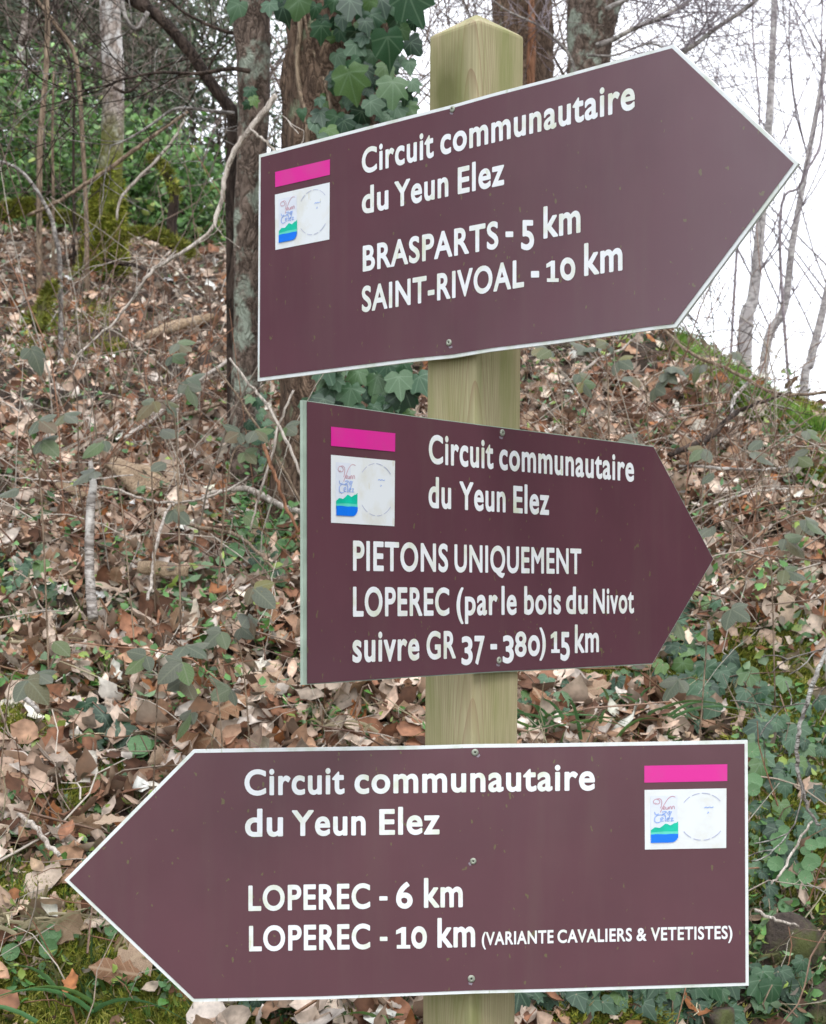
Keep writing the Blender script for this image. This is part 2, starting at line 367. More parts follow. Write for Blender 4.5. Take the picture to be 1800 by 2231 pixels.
def hits(px, py):
    px = np.asarray(px, float); py = np.asarray(py, float); Ys = 1.75 * (16.5 / 1.75) ** np.linspace(0, 1, 420)
    sx = (px - CX) / F; sz = (HY - py) / F
    X = sx[:, None] * Ys; Z = EYE + sz[:, None] * Ys; below = Z <= gh(X, np.broadcast_to(Ys, X.shape))
    i = below.argmax(1); ok = below.any(1); i = np.where(ok, np.maximum(i, 1), len(Ys) - 1)
    Y = (Ys[i] + Ys[i-1]) / 2; return np.stack([sx * Y, Y, gh(sx * Y, Y)], -1), ok
def gp(px, py, lift=0.0):
    p, ok = hits([px], [py]); q = p[0]; q[2] += lift; return q
def wpx(w, Y): return w / 2 / F * Y

xs = np.concatenate([np.linspace(-40, -4.2, 14), np.arange(-4, 3.2, .03), np.linspace(3.4, 40, 14)])
ys = np.concatenate([np.linspace(.4, 1.6, 8), np.arange(1.66, 8, .03), np.arange(8.1, 16, .15), np.linspace(17, 60, 12)])
Xg, Yg = np.meshgrid(xs, ys); Zg = hraw(np.clip(Xg, -9, 9), Yg)
nx_, ny_ = len(xs), len(ys); ii = np.arange((ny_-1)*(nx_-1)); r_, c_ = ii // (nx_-1), ii % (nx_-1); b0 = r_*nx_ + c_
hill = ob('hillside', mesh_np('hillside', np.stack([Xg, Yg, Zg], -1).reshape(-1, 3), np.stack([b0, b0+1, b0+nx_+1, b0+nx_], -1), M['soil'], smooth=True), kind='structure')
# the road verge in front of the bank, out to the horizon
gv = np.array([(-400, -400, -.06), (400, -400, -.06), (400, 400, -4.2), (-400, 400, -4.2)]); 
vx = np.linspace(-300, 300, 31); vy = np.concatenate([np.linspace(-300, -5, 16), np.linspace(-3, .38, 6)])
A, B = np.meshgrid(vx, vy); Zv = np.where(B > -1, -.06, -.16) + EYE - 1.5
jj = np.arange((len(vy)-1)*(len(vx)-1)); r1, c1 = jj // 30, jj % 30; q0 = r1*31 + c1
M['verge'] = m_plain('grassy_verge', (.075, .085, .035), .9, .35, 6)
ob('ground', mesh_np('ground', np.stack([A, B, Zv], -1).reshape(-1, 3), np.stack([q0, q0+1, q0+32, q0+31], -1), M['verge']), kind='structure')
va = np.linspace(-300, 300, 31); vb = np.linspace(59.5, 330, 8); A, B = np.meshgrid(va, vb)
jj = np.arange(7*30); r1, c1 = jj // 30, jj % 30; q0 = r1*31 + c1
ob('terrain', mesh_np('terrain', np.stack([A, B, np.full_like(A, EYE - 4.3)], -1).reshape(-1, 3), np.stack([q0, q0+1, q0+32, q0+31], -1), M['verge']), kind='structure')

# ------------------------------------------------------------------ leaf shapes
def blade(rows, cols, prof, curl, bend, rumple, seed, L=1.0, asym=0.0):
    """leaf along +Y: prof(s) gives the half width; rolled across and bent along"""
    r = np.random.default_rng(seed); V = []; UV = []
    ph = r.uniform(0, 6.28, 6)
    for i in range(rows):
        s = i / (rows - 1)
        for j in range(cols):
            k = -1 + 2 * j / (cols - 1); w = prof(s, k) * (1 + asym * k)
            x = k * w; y = s * L
            if abs(curl) > 1e-3:
                R_ = .28 / curl; x2 = R_ * math.sin(x / R_); z = R_ * (1 - math.cos(x / R_))
            else: x2, z = x, 0
            z += rumple * (math.sin(9*s + ph[0] + 2*k) + .6*math.sin(17*s*.8 + ph[1] - 3*k) + .5*math.sin(6*k + ph[2] + 4*s))
            if abs(bend) > 1e-3:
                th = bend * s; Rb = 1 / bend; yy = (Rb - z) * math.sin(th); zz = Rb - (Rb - z) * math.cos(th)
                y, z = yy * L, zz * L
            V.append((x2, y, z)); UV.append((x, s * L))
    Fa = [(i*cols+j, i*cols+j+1, (i+1)*cols+j+1, (i+1)*cols+j) for i in range(rows-1) for j in range(cols-1)]
    return np.array(V), Fa, np.array(UV)
def oak(s, k): 
    e = .25 * math.sin(math.pi * min(1, s ** .75)) ** .8 * (.55 + .75 * s) * (1.0 if s < .97 else .35)
    return max(.012, e * (1 + .34 * math.sin(2 * math.pi * 4.2 * s + (0.5 if k > 0 else 0))))
def oval(s, k): return max(.01, .33 * math.sin(math.pi * s ** .85) ** .9)
def lance(s, k): return max(.008, .2 * math.sin(math.pi * s ** .7))
def serr(s, k): return max(.01, .36 * math.sin(math.pi * s ** .8) ** .8 * (1 + .07 * math.sin(s * 40)))
def polar(pts, dish, rumple, seed, rings=2):
    r = np.random.default_rng(seed); n = len(pts); V = [(0, 0, 0)]; ph = r.uniform(0, 6, 4)
    for q in range(1, rings + 1):
        f = q / rings
        for a, rad in pts:
            th = math.radians(a); rr = rad * f
            if q < rings: rr = f * (rad * .75 + .25 * .6)
            x, y = math.sin(th) * rr, math.cos(th) * rr
            V.append((x, y, dish * rr * rr + rumple * (math.sin(3*x*2 + ph[0]) * math.cos(4*y + ph[1]) + .5*math.sin(5*th + ph[2]) * rr)))
    Fa = [(0, 1 + j, 1 + (j+1) % n) for j in range(n)]
    for q in range(1, rings):
        o1, o2 = 1 + (q-1)*n, 1 + q*n
        Fa += [(o1+j, o2+j, o2+(j+1) % n, o1+(j+1) % n) for j in range(n)]
    V = np.array(V); return V, Fa, V[:, :2].copy()
IVY = [(0, 1.0), (9, .90), (22, .67), (33, .68), (45, .80), (56, .70), (70, .52), (84, .55), (96, .57), (115, .46), (140, .37), (165, .2)]
IVY = IVY + [(180, .08)] + [(360 - a, r) for a, r in IVY[:0:-1]]
IVY2 = [(0, 1.0), (12, .78), (26, .62), (40, .60), (55, .58), (75, .52), (100, .50), (130, .42), (160, .24)]
IVY2 = IVY2 + [(180, .08)] + [(360 - a, r) for a, r in IVY2[:0:-1]]
def ivyvar(seed):
    r = np.random.default_rng(seed); b = IVY if seed % 3 else IVY2
    return [(a + r.normal(0, 1.5), rad * (1 + r.normal(0, .06))) for a, rad in b]
PENNY = [(i * 360 / 18, .5 * (1 + .035 * (-1) ** i)) for i in range(18)]

def leafmesh(name, tpl, m): V, Fa, UV = tpl; return mesh_np(name, V, Fa, m, uv=UV, smooth=True)
DRYT = [blade(11, 5, oak, RU(-.75, 1.1), RU(-1.3, 1.3), RU(.012, .03), 100 + i) for i in range(12)]
DRYM = [leafmesh('dry_leaf', t, M['dry']) for t in DRYT]
IVYM = [leafmesh('ivy_leaf', polar(ivyvar(i), RU(-.32, -.08), RU(.02, .06), 200 + i), M['ivy']) for i in range(10)]
BRAM = [leafmesh('bramble_leaf', blade(8, 3, serr, RU(-.7, -.2), RU(-.9, .1), .012, 300 + i), M['bramble']) for i in range(6)]
PENM = [leafmesh('pennywort_leaf', polar([(a, r * RU(.96, 1.04)) for a, r in PENNY], .35, .02, 400 + i), M['penny']) for i in range(5)]

def frame(n, yaw):
    n = np.asarray(n, float); n = n / np.linalg.norm(n); a = np.array([1, 0, 0]) if abs(n[0]) < .8 else np.array([0, 1, 0])
    t = np.cross(a, n); t /= np.linalg.norm(t); b = np.cross(n, t); c, s = math.cos(yaw), math.sin(yaw)
    y = t * c + b * s; x = np.cross(y, n); return np.stack([x, y, n], 1)
def leaf(parent, mesh, name, pos, nrm, yaw, size, base=(0, 0, 0), sx=1.0, label=None):
    o = bpy.data.objects.new(name, mesh); COL.objects.link(o); o.parent = parent
    R = frame(nrm, yaw); S = np.diag([size * sx, size, size]); A_ = np.eye(4); A_[:3, :3] = R @ S; A_[:3, 3] = np.asarray(pos) - np.asarray(base)
    o.matrix_local = Matrix(A_.tolist())
    if label: o['label'] = label
    return o
def ydir(n, target):
    """yaw so that the leaf's tip points along target"""
    n = np.asarray(n, float) / np.linalg.norm(n); a = np.array([1, 0, 0]) if abs(n[0]) < .8 else np.array([0, 1, 0])
    t = np.cross(a, n); t /= np.linalg.norm(t); b = np.cross(n, t); return math.atan2(np.dot(target, b), np.dot(target, t))

def scatter(name, tpls, pos, nrm, size, tint, m, tilt=.5, seed=1, parent=None, nonuni=(.7, 1.3), kwf=None, **kw):
    """thousands of small leaves joined into one mesh"""
    r = np.random.default_rng(seed); N = len(pos); n = nrm + r.normal(0, tilt, (N, 3)); n /= np.linalg.norm(n, axis=1)[:, None]
    t = np.cross(n, r.normal(0, 1, (N, 3))); t /= np.linalg.norm(t, axis=1)[:, None] + 1e-9; b = np.cross(n, t)
    Rm = np.stack([t * (size * r.uniform(nonuni[0], nonuni[1], N))[:, None], b * size[:, None], n * size[:, None]], -1)
    which = r.integers(0, len(tpls), N); Vs = []; Fs = []; Ts = []; off = 0
    for k, (tv, tf) in enumerate(tpls):
        idx = np.where(which == k)[0]
        if not len(idx): continue
        v = np.einsum('nij,vj->nvi', Rm[idx], tv) + pos[idx][:, None]; nv = len(tv)
        f = (tf[None] + (np.arange(len(idx)) * nv)[:, None, None]).reshape(-1, tf.shape[1]) + off
        vf = kwf[k] if kwf else np.ones(nv)
        Vs.append(v.reshape(-1, 3)); Fs.append(f); Ts.append((tint[idx][:, None, :] * vf[None, :, None]).reshape(-1, 3)); off += len(idx) * nv
    return ob(name, mesh_np(name, np.concatenate(Vs), np.concatenate(Fs), m, tint=np.concatenate(Ts), smooth=True), parent, **kw)
def tpl(rows, cols, prof, curl, bend, rum, seed):
    V, Fa, _ = blade(rows, cols, prof, curl, bend, rum, seed); return V - np.array([0, .5, 0]), np.array(Fa)
LIT = [tpl(8, 3, oak, RU(-.9, 1.3), RU(-1.6, 1.6), RU(.015, .04), 500 + i) for i in range(9)] + [tpl(5, 3, oval, RU(-.9, 1.3), RU(-1.2, 1.2), .03, 520 + i) for i in range(5)]
def palette(r, N, cols, w, jit=.18):
    c = np.array(cols)[r.choice(len(cols), N, p=np.array(w) / sum(w))]; return np.clip(c * (1 + r.normal(0, jit, (N, 1))), .01, .85)
_vr = np.random.default_rng(8)
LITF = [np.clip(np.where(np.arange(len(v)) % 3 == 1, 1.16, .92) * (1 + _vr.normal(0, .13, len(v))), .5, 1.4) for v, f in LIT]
DRYC = [(.70, .56, .45), (.61, .44, .33), (.41, .25, .16), (.28, .135, .078), (.12, .058, .034), (.80, .70, .61), (.36, .15, .06), (.40, .32, .25)]
DRYW = [5.5, 5.4, 4.2, 4.0, 3.8, 3.0, 1.8, 1.8]

# ------------------------------------------------------------------ leaf litter
def mossiness(px, py):
    z = np.zeros(len(px))
    for cx, cy, rx, ry, a in MOSS: z = np.maximum(z, a * np.exp(-(((px-cx)/rx)**2 + ((py-cy)/ry)**2) ** 2 * .7))
    return z
MOSS = [(150, 2160, 330, 130, 1), (420, 2220, 140, 50, 1), (60, 1960, 90, 50, .6), (30, 1575, 75, 65, .9), (170, 1740, 50, 40, .8), (250, 1700, 50, 30, .5), (1690, 885, 120, 34, 1), (1775, 935, 70, 45, 1), (1590, 835, 70, 26, .9), (1500, 770, 50, 14, .5), (1660, 930, 60, 20, .6),
        (1790, 1085, 45, 60, 1), (1640, 1470, 90, 70, .9), (1350, 1490, 130, 30, 1), (1460, 1480, 70, 60, 1), (1735, 1600, 90, 210, 1), (1570, 1400, 60, 40, .6), (1690, 1840, 90, 110, 1), (1780, 1900, 60, 60, .8), (600, 1060, 46, 130, 1), (575, 1170, 60, 60, 1), (545, 960, 26, 50, .7),
        (215, 690, 40, 26, .8), (100, 705, 60, 24, .8), (230, 765, 36, 16, .9), (350, 520, 60, 20, 1), (60, 470, 110, 22, 1), (1470, 1400, 60, 80, .6), (1080, 2190, 40, 40, .7), (60, 770, 60, 18, .6), (330, 935, 60, 20, .5), (1250, 2210, 250, 25, .5), (1150, 2000, 40, 40, .4)]
r = np.random.default_rng(11)
def world_pts(N, y0, y1, r, margin=1.12):
    Y = np.sqrt(r.uniform(y0**2, y1**2, N)); X = r.uniform(-.2571 * margin - .02, .2571 * margin + .02, N) * Y; return X, Y
def topx(X, Y, Z): return CX + X / Y * F, HY - (Z - EYE) / Y * F
X, Y = world_pts(23000, 1.95, 5.0, r); X2, Y2 = world_pts(20000, 5.0, 10.5, r); X = np.concatenate([X, X2]); Y = np.concatenate([Y, Y2])
Z = gh(X, Y); px, py = topx(X, Y, Z); keep = r.uniform(0, 1, len(X)) > mossiness(px, py) * .93
# the shaded steep face on the right carries ivy and moss more than dead leaves
pn = sum(np.sin(k_ * (X * math.cos(a_) + Y * math.sin(a_)) + p_) for k_, a_, p_ in [(5, .3, 1), (7, 1.9, 4), (9, 2.7, 2), (13, .9, 5), (17, 2.2, 0)]) / 5
keep &= ~((pn > .28) & (r.uniform(0, 1, len(X)) > .38))
keep &= ~((px > 1150) & (py > 1900) & (r.uniform(0, 1, len(X)) > .35)); keep &= ~((px > 1480) & (py > 1500) & (r.uniform(0, 1, len(X)) > .30))
X, Y, Z = X[keep], Y[keep], Z[keep]; N = len(X)
size = (.026 + .062 * r.beta(1.3, 2.2, N)) * np.where(Y < 3.0, 1.12, 1.0); pos = np.stack([X, Y, Z + r.uniform(.002, .045, N)], -1)
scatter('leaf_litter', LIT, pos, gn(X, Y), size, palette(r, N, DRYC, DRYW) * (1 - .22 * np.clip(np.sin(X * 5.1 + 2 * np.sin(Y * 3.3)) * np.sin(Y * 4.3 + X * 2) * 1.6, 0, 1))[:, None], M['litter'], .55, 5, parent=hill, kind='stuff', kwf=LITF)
Xs, Ys = world_pts(9000, 1.95, 4.4, r); Zs = gh(Xs, Ys); pxs, pys = topx(Xs, Ys, Zs); kk = r.uniform(0, 1, len(Xs)) > mossiness(pxs, pys) * .8; Xs, Ys, Zs = Xs[kk], Ys[kk], Zs[kk]; N = len(Xs)
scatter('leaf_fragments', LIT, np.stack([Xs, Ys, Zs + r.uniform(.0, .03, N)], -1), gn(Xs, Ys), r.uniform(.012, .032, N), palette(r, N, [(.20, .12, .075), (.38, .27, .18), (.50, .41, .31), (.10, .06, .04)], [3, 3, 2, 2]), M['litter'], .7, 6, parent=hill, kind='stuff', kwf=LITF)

TUFT = []
for i in range(4):
    rr = np.random.default_rng(40 + i); V = []; Fa = []
    for k in range(7):
        a = rr.uniform(0, 6.28); d = np.array([math.cos(a), math.sin(a), 0]) * rr.uniform(.3, .9); L = rr.uniform(.6, 1.2); w = .09; s = np.array([-math.sin(a), math.cos(a), 0]) * w; b = rr.normal(0, .25, 3) * [1, 1, 0]
        V += [b - s, b + s, b + d * .5 + s * .8 + [0, 0, L * .6], b + d + [0, 0, L]]; n0 = 4 * k; Fa += [(n0, n0+1, n0+2, n0+3)]
    TUFT.append((np.array(V), np.array(Fa)))
TUFT0 = TUFT
# the same litter carries on past both edges of the picture
Ys = np.sqrt(r.uniform(1.6**2, 9.0**2, 15000)); Xs = r.choice([-1, 1], 15000) * r.uniform(.27, .85, 15000) * Ys; Zs = gh(Xs, Ys); N = len(Xs)
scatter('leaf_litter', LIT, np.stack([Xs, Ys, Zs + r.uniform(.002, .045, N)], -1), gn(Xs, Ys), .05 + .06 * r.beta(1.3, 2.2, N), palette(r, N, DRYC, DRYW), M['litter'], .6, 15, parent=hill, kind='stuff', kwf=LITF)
# a web of broken twigs, and small green seedlings, all through the litter
TWT = []
for i in range(5):
    rr = np.random.default_rng(640 + i); p = np.cumsum(np.vstack([[0, -.5, 0], rr.normal(0, .045, (6, 3)) + [0, 1/6, 0]]), 0); V_, F_ = tube(p, np.linspace(.009, .004, 7), 3, cap=False); TWT.append((V_, np.array(F_)))
Xs, Ys = world_pts(3000, 1.95, 9.0, r); Zs = gh(Xs, Ys); kk = (r.uniform(0, 1, len(Xs)) > mossiness(*topx(Xs, Ys, Zs)) * .6); Xs, Ys, Zs = Xs[kk], Ys[kk], Zs[kk]; N = len(Xs)
scatter('fallen_twigs', TWT, np.stack([Xs, Ys, Zs + r.uniform(.015, .06, N)], -1), gn(Xs, Ys), r.uniform(.06, .34, N), palette(r, N, [(.34, .27, .21), (.50, .44, .37), (.22, .14, .10), (.62, .56, .49), (.26, .15, .09)], [3, 3, 3, 1.5, 2]), M['twig'], .32, 8, parent=hill, kind='stuff', nonuni=(.5, 1.1))
SEED = [tpl(4, 3, oval, -.5, .5, .01, 660), tpl(4, 3, oval, .4, -.6, .01, 661), tpl(4, 3, lance, -.4, .8, .01, 662)]
def greens(name, n, x0, x1, y0, y1, seed, size, lift, cols, w, cl=None):
    r = np.random.default_rng(seed); k = n // 9 if cl is None else cl; cxy = np.stack([r.uniform(x0, x1, k), r.uniform(y0, y1, k)], -1)[r.integers(0, k, n)] + r.normal(0, 1, (n, 2)) * [26, 13]
    q, ok = hits(cxy[:, 0], cxy[:, 1]); q = q[ok]; n = len(q); q[:, 2] += r.uniform(lift[0], lift[1], n)
    return scatter(name, SEED, q, np.tile([0, -.35, .9], (n, 1)), r.uniform(size[0], size[1], n), palette(r, n, cols, w, .25), M['foliage'], .45, seed, parent=hill, kind='stuff')
GG = [(.09, .22, .05), (.14, .22, .11), (.06, .15, .045), (.24, .33, .07), (.18, .15, .11)]
greens('low_greenery', 1500, -20, 620, 600, 1600, 71, (.014, .032), (.02, .10), GG, [3, 3, 2, 1, 2])
greens('low_greenery', 1700, 1130, 1820, 740, 1500, 72, (.014, .030), (.02, .10), GG, [3, 4, 2, 2, 2])
greens('low_greenery', 700, 1620, 1820, 1450, 2230, 73, (.010, .022), (.01, .05), GG, [4, 1, 2, 3, .5])
greens('low_greenery', 700, -20, 420, 1450, 2230, 74, (.010, .022), (.01, .05), GG, [4, 2, 2, 3, .5])
greens('low_greenery', 260, 640, 930, 1490, 1640, 75, (.012, .024), (.01, .05), GG, [4, 2, 2, 2, 1])
px_ = r.uniform(1470, 1830, 2600); py_ = np.interp(px_, [1470, 1560, 1640, 1720, 1830], [735, 790, 845, 905, 960]) + r.exponential(24, 2600); q, ok = hits(px_, py_); q = q[ok]; N = len(q)
scatter('crest_grass', [(t[0] * [.8, .8, 1.7], t[1]) for t in TUFT0], q, gn(q[:, 0], q[:, 1]), r.uniform(.014, .034, N), palette(r, N, [(.20, .38, .06), (.28, .44, .09), (.13, .25, .04), (.42, .42, .18)], [4, 3, 2, 1]), M['grass'], .4, 19, parent=hill, kind='stuff')

# about 290 dry leaves big enough to pick out, each a piece of the hillside
def dryleaf(px, py, L, yaw=None, tilt=.5, lift=.03, k=None, sx=1.1):
    p = gp(px, py, lift); n = gn(p[0], p[1]) + rng.normal(0, tilt, 3) + np.array([0, -.25, 0])
    leaf(hill, DRYM[k if k is not None else rng.integers(0, 12)], 'dry_leaf', p, n, RU(0, 6.28) if yaw is None else yaw, L, sx=sx)
for a in [(20, 1840, .115), (60, 1765, .10), (130, 1840, .095), (115, 1720, .09), (215, 1700, .07), (190, 2010, .09), (230, 2170, .10), (275, 2080, .085), (120, 2110, .07), (310, 2180, .07),
          (345, 1400, .07), (180, 1455, .11), (300, 1500, .10), (350, 1330, .11), (395, 1330, .10), (430, 1400, .09), (620, 1410, .11), (590, 1400, .09), (560, 1575, .10), (500, 1480, .09), (80, 1255, .11), (120, 1290, .10),
          (640, 1520, .08), (700, 1520, .07), (450, 1600, .09), (380, 1650, .09), (300, 1090, .10), (400, 1130, .09), (1500, 1040, .08), (1640, 1150, .09), (1745, 1185, .10), (1600, 1240, .09), (1700, 1290, .09), (1560, 1330, .08), (1655, 1330, .08),
          (1170, 1500, .08), (1240, 1540, .08), (1310, 1560, .07), (1200, 1590, .07), (1450, 1160, .07), (1780, 1060, .07), (1720, 1400, .08), (1620, 1450, .07), (1430, 745, .07), (860, 1560, .09), (800, 1530, .08), (760, 1580, .08), (880, 1500, .08), (910, 1540, .07)]:
    dryleaf(a[0], a[1], a[2] * RU(.92, 1.1), tilt=.45)
c_ = 49
while c_ < 288:
    X_, Y_ = world_pts(1, 2.0, 4.6, rng); q = (X_[0], Y_[0], gh(X_, Y_)[0]); px, py = topx(*q)
    if mossiness(np.array([px]), np.array([py]))[0] > .4 or (px > 1150 and py > 1500) or (930 < px < 1125 and py > 800): continue
    leaf(hill, DRYM[rng.integers(0, 12)], 'dry_leaf', (q[0], q[1], q[2] + RU(.015, .05)), gn(X_, Y_)[0] + rng.normal(0, .55, 3), RU(0, 6.28), RU(.05, .088), sx=RU(.9, 1.2)); c_ += 1

# ------------------------------------------------------------------ moss
pp = []
for cx, cy, rx, ry, a in MOSS:
    n = int(min(4600, rx * ry * a * .34)) if cy < 1200 else int(min(7000, rx * ry * a * .42)); pp.append(np.stack([r.normal(cx, rx * .62, n), r.normal(cy, ry * .62, n)], -1))
pp = np.concatenate(pp); pp = pp[(pp[:, 0] > -60) & (pp[:, 0] < 1860) & (pp[:, 1] < 2300)]; pos, ok = hits(pp[:, 0], pp[:, 1]); pos = pos[ok]; N = len(pos)
pos[:, 2] += r.uniform(-.004, .012, N)
yel = (pp[ok][:, 0] > 1480) | (pp[ok][:, 1] > 1950)
tint = palette(r, N, [(.29, .30, .05), (.21, .24, .035), (.09, .16, .03), (.40, .38, .10)], [3, 3, 1.6, 1.8], .25); 
scatter('moss', TUFT, pos, gn(pos[:, 0], pos[:, 1]), r.uniform(.007, .016, N) * np.sqrt(pos[:, 1] / 2.4), tint, M['moss'], .35, 9, parent=hill, kind='stuff')
# short weeds and blades between the dead leaves
pp = np.stack([r.uniform(-20, 1820, 3600), r.uniform(560, 2230, 3600) ** 1.0], -1); pos, ok = hits(pp[:, 0], pp[:, 1]); pos = pos[ok]; N = len(pos)
scatter('weeds', [(t[0] * [1, 1, 1.6], t[1]) for t in TUFT], pos, gn(pos[:, 0], pos[:, 1]), r.uniform(.010, .03, N), palette(r, N, [(.09, .17, .04), (.06, .12, .04), (.30, .26, .14), (.2, .2, .09)], [3, 3, 2, 2]), M['grass'], .5, 13, parent=hill, kind='stuff')

# ------------------------------------------------------------------ trees
def trunkmesh(name, pts, rad, m, origin, n=18, rough=.06, seed=0, k=7):
    p = smooth_path(pts, k); rr = np.interp(np.linspace(0, 1, len(p)), np.linspace(0, 1, len(rad)), rad)
    mb = MB(); mb.tube(p, rr, n, rough=rough, seed=seed); return mb.mesh(name, m, origin)
def pxpath(pts, Y): return [P(a, b, Y) if not isinstance(Y, (list, tuple)) else P(a, b, Y[i]) for i, (a, b) in enumerate(pts)]
def twigtree(mb, p, d, L, r0, depth, rnd, up=.15, wob=.16, nseg=6, split=3, tint=(1, 1, 1), shrink=.62):
    pts = [np.array(p, float)]; d = np.array(d, float); d /= np.linalg.norm(d)
    for i in range(nseg):
        d = d + rnd.normal(0, wob, 3) + np.array([0, 0, up * .3]); d /= np.linalg.norm(d); pts.append(pts[-1] + d * L / nseg)
    pts = np.array(pts); rad = np.linspace(r0, max(r0 * .35, .0012), len(pts)); mb.tube(pts, rad, 5 if r0 > .006 else 3, tint, cap=False)
    if depth <= 0: return
    for j in range(split):
        i = rnd.integers(1, nseg + 1); q = pts[i]; dd = pts[i] - pts[i-1]; dd /= np.linalg.norm(dd); s = rnd.normal(0, 1, 3); s -= dd * np.dot(s, dd); s /= np.linalg.norm(s)
        twigtree(mb, q, dd * .75 + s * .75, L * shrink * rnd.uniform(.7, 1.15), max(rad[i] * .6, .0012), depth - 1, rnd, up, wob, max(4, nseg - 1), split, tint, shrink)

def tree(name, label, pts, Y, widths, m, cat='tree', moss=None, group=None, rough=.06, seed=0, top=None, n=18):
    """pts from the foot up, in photo pixels; the foot stands on the ground"""
    p3 = pxpath(pts, Y); Yb = p3[0][1]; b = np.array([p3[0][0], Yb, gh(p3[0][0], Yb) - .04]); p3[0] = b
    rad = [wpx(w, q[1]) for w, q in zip(widths, p3)]
    if top: p3 += [p3[-1] + np.array(t) for t in top[0]]; rad += top[1]
    t = thing(name, label, cat, b, group); ob('trunk', trunkmesh('trunk', p3, rad, m, b, rough=rough, seed=seed, n=n), t); return t, b, p3, rad
def limb(t, b, pts, rad, m, name='branch', n=7, twigs=0, rnd=None, tw=.4, depth=1, rough=.08, k=5, up=.15, mt=None, tint=(1, 1, 1)):
    p = smooth_path(pts, k); rr = np.interp(np.linspace(0, 1, len(p)), np.linspace(0, 1, len(rad)), rad); mb = MB(); mb.tube(p, rr, n, rough=rough, seed=len(p))
    o = ob(name, mb.mesh(name, m, b), t)
    if twigs:
        m2 = MB()
        for _ in range(twigs):
            i = rnd.integers(len(p)//4, len(p)); d = p[i] - p[i-1]; s = rnd.normal(0, 1, 3); twigtree(m2, p[i], d / np.linalg.norm(d) * .6 + s * .5, tw * rnd.uniform(.5, 1.2), max(.0016, rr[i] * .4), depth, rnd, up)
        ob('twig', m2.mesh('twig', mt or m, b), o)
    return o
def sticks(mb, n, seed): pass

rt = np.random.default_rng(21)
# 1 the big ivy-clad trunk behind the post
t, IB, ip, _ = tree('ivy_covered_tree', 'thick brown trunk wrapped in ivy, just left of the top of the post', [(745, 1080), (742, 900), (740, 600), (741, 300), (742, 0), (745, -500), (752, -1300)], 3.85, [330, 270, 250, 240, 236, 220, 190], M['bark_big'], rough=.10, seed=3, n=32)
IVYTREE = t
for k, (pts, w) in enumerate([([(652, -60), (655, 60), (648, 130), (652, 190), (668, 260), (672, 330)], 13), ([(655, -40), (668, 60), (690, 130), (705, 170), (722, 230), (735, 270)], 7), ([(718, -60), (716, 40), (722, 110), (712, 180), (725, 260)], 6), ([(772, -60), (780, 50), (790, 130), (770, 200), (788, 280)], 7), ([(830, -60), (836, 60), (842, 140), (838, 240)], 6), ([(690, -60), (702, 20), (696, 90), (700, 160)], 5), ([(662, 330), (650, 500), (640, 700), (650, 900), (645, 1050)], 12), ([(700, 300), (720, 600), (710, 860), (690, 1000)], 9)]):
    p = []
    for a, b_ in pts:
        xx = (a - 742) / F * 3.85; rr = .128; dy = math.sqrt(max(1e-4, rr**2 - min(xx, rr*.98)**2 if abs(xx) < rr else 1e-4)); p.append(P(a, b_, 3.85 - dy - .006))
    limb(t, IB, p, [wpx(w, 3.7)] * 2, M['vine'], 'ivy_stem', 6, rough=.15)
# 2 lichen trunk
t, b, _, _ = tree('lichen_tree', 'slim straight trunk with pale green lichen, at the left edge of the top sign', [(536, 1010), (536, 850), (537, 700), (541, 500), (551, 300), (552, 150), (549, 0), (556, -500), (560, -1200)], 4.0, [80, 62, 56, 62, 66, 72, 82, 76, 60], M['bark_lichen'], rough=.07, seed=5, n=24)
limb(t, b, pxpath([(549, 70), (511, 73), (449, 52), (380, 10), (330, -60)], 4.0), [.006, .004, .003], M['bark_dark'], twigs=6, rnd=rt)
limb(t, b, pxpath([(545, 155), (500, 150), (430, 160), (346, 158), (270, 172), (235, 185), (170, 200)], 3.9), [.006, .0035, .002], M['bark_dark'], twigs=12, rnd=rt, tw=.35)
# 3 dark leaning stem
t, b, _, _ = tree('leaning_tree', 'dark leaning stem running up to the left from behind the lichen trunk', [(512, 900), (508, 600), (506, 400), (508, 300), (508, 249), (484, 214), (449, 166), (408, 104), (345, 36), (287, -4), (200, -80)], 4.35, [34, 30, 28, 28, 30, 26, 25, 26, 24, 28, 26], M['bark_dark'], rough=.09, seed=6, n=14, )
limb(t, b, pxpath([(511, 247), (470, 243), (432, 238), (380, 238), (328, 273), (277, 304), (240, 318)], 4.3), [.0055, .004, .0025], M['bark_grey'], twigs=8, rnd=rt, tw=.3)
limb(t, b, pxpath([(345, 36), (325, 15), (300, -40)], 4.35), [.012, .008], M['bark_dark'])
limb(t, b, pxpath([(322, 26), (300, 64), (275, 40), (265, -10)], 4.3), [.007, .006, .005], M['bark_grey'], twigs=5, rnd=rt)
limb(t, b, pxpath([(449, 166), (470, 120), (520, 70), (560, 20)], 4.5), [.004, .002], M['bark_dark'], twigs=5, rnd=rt)
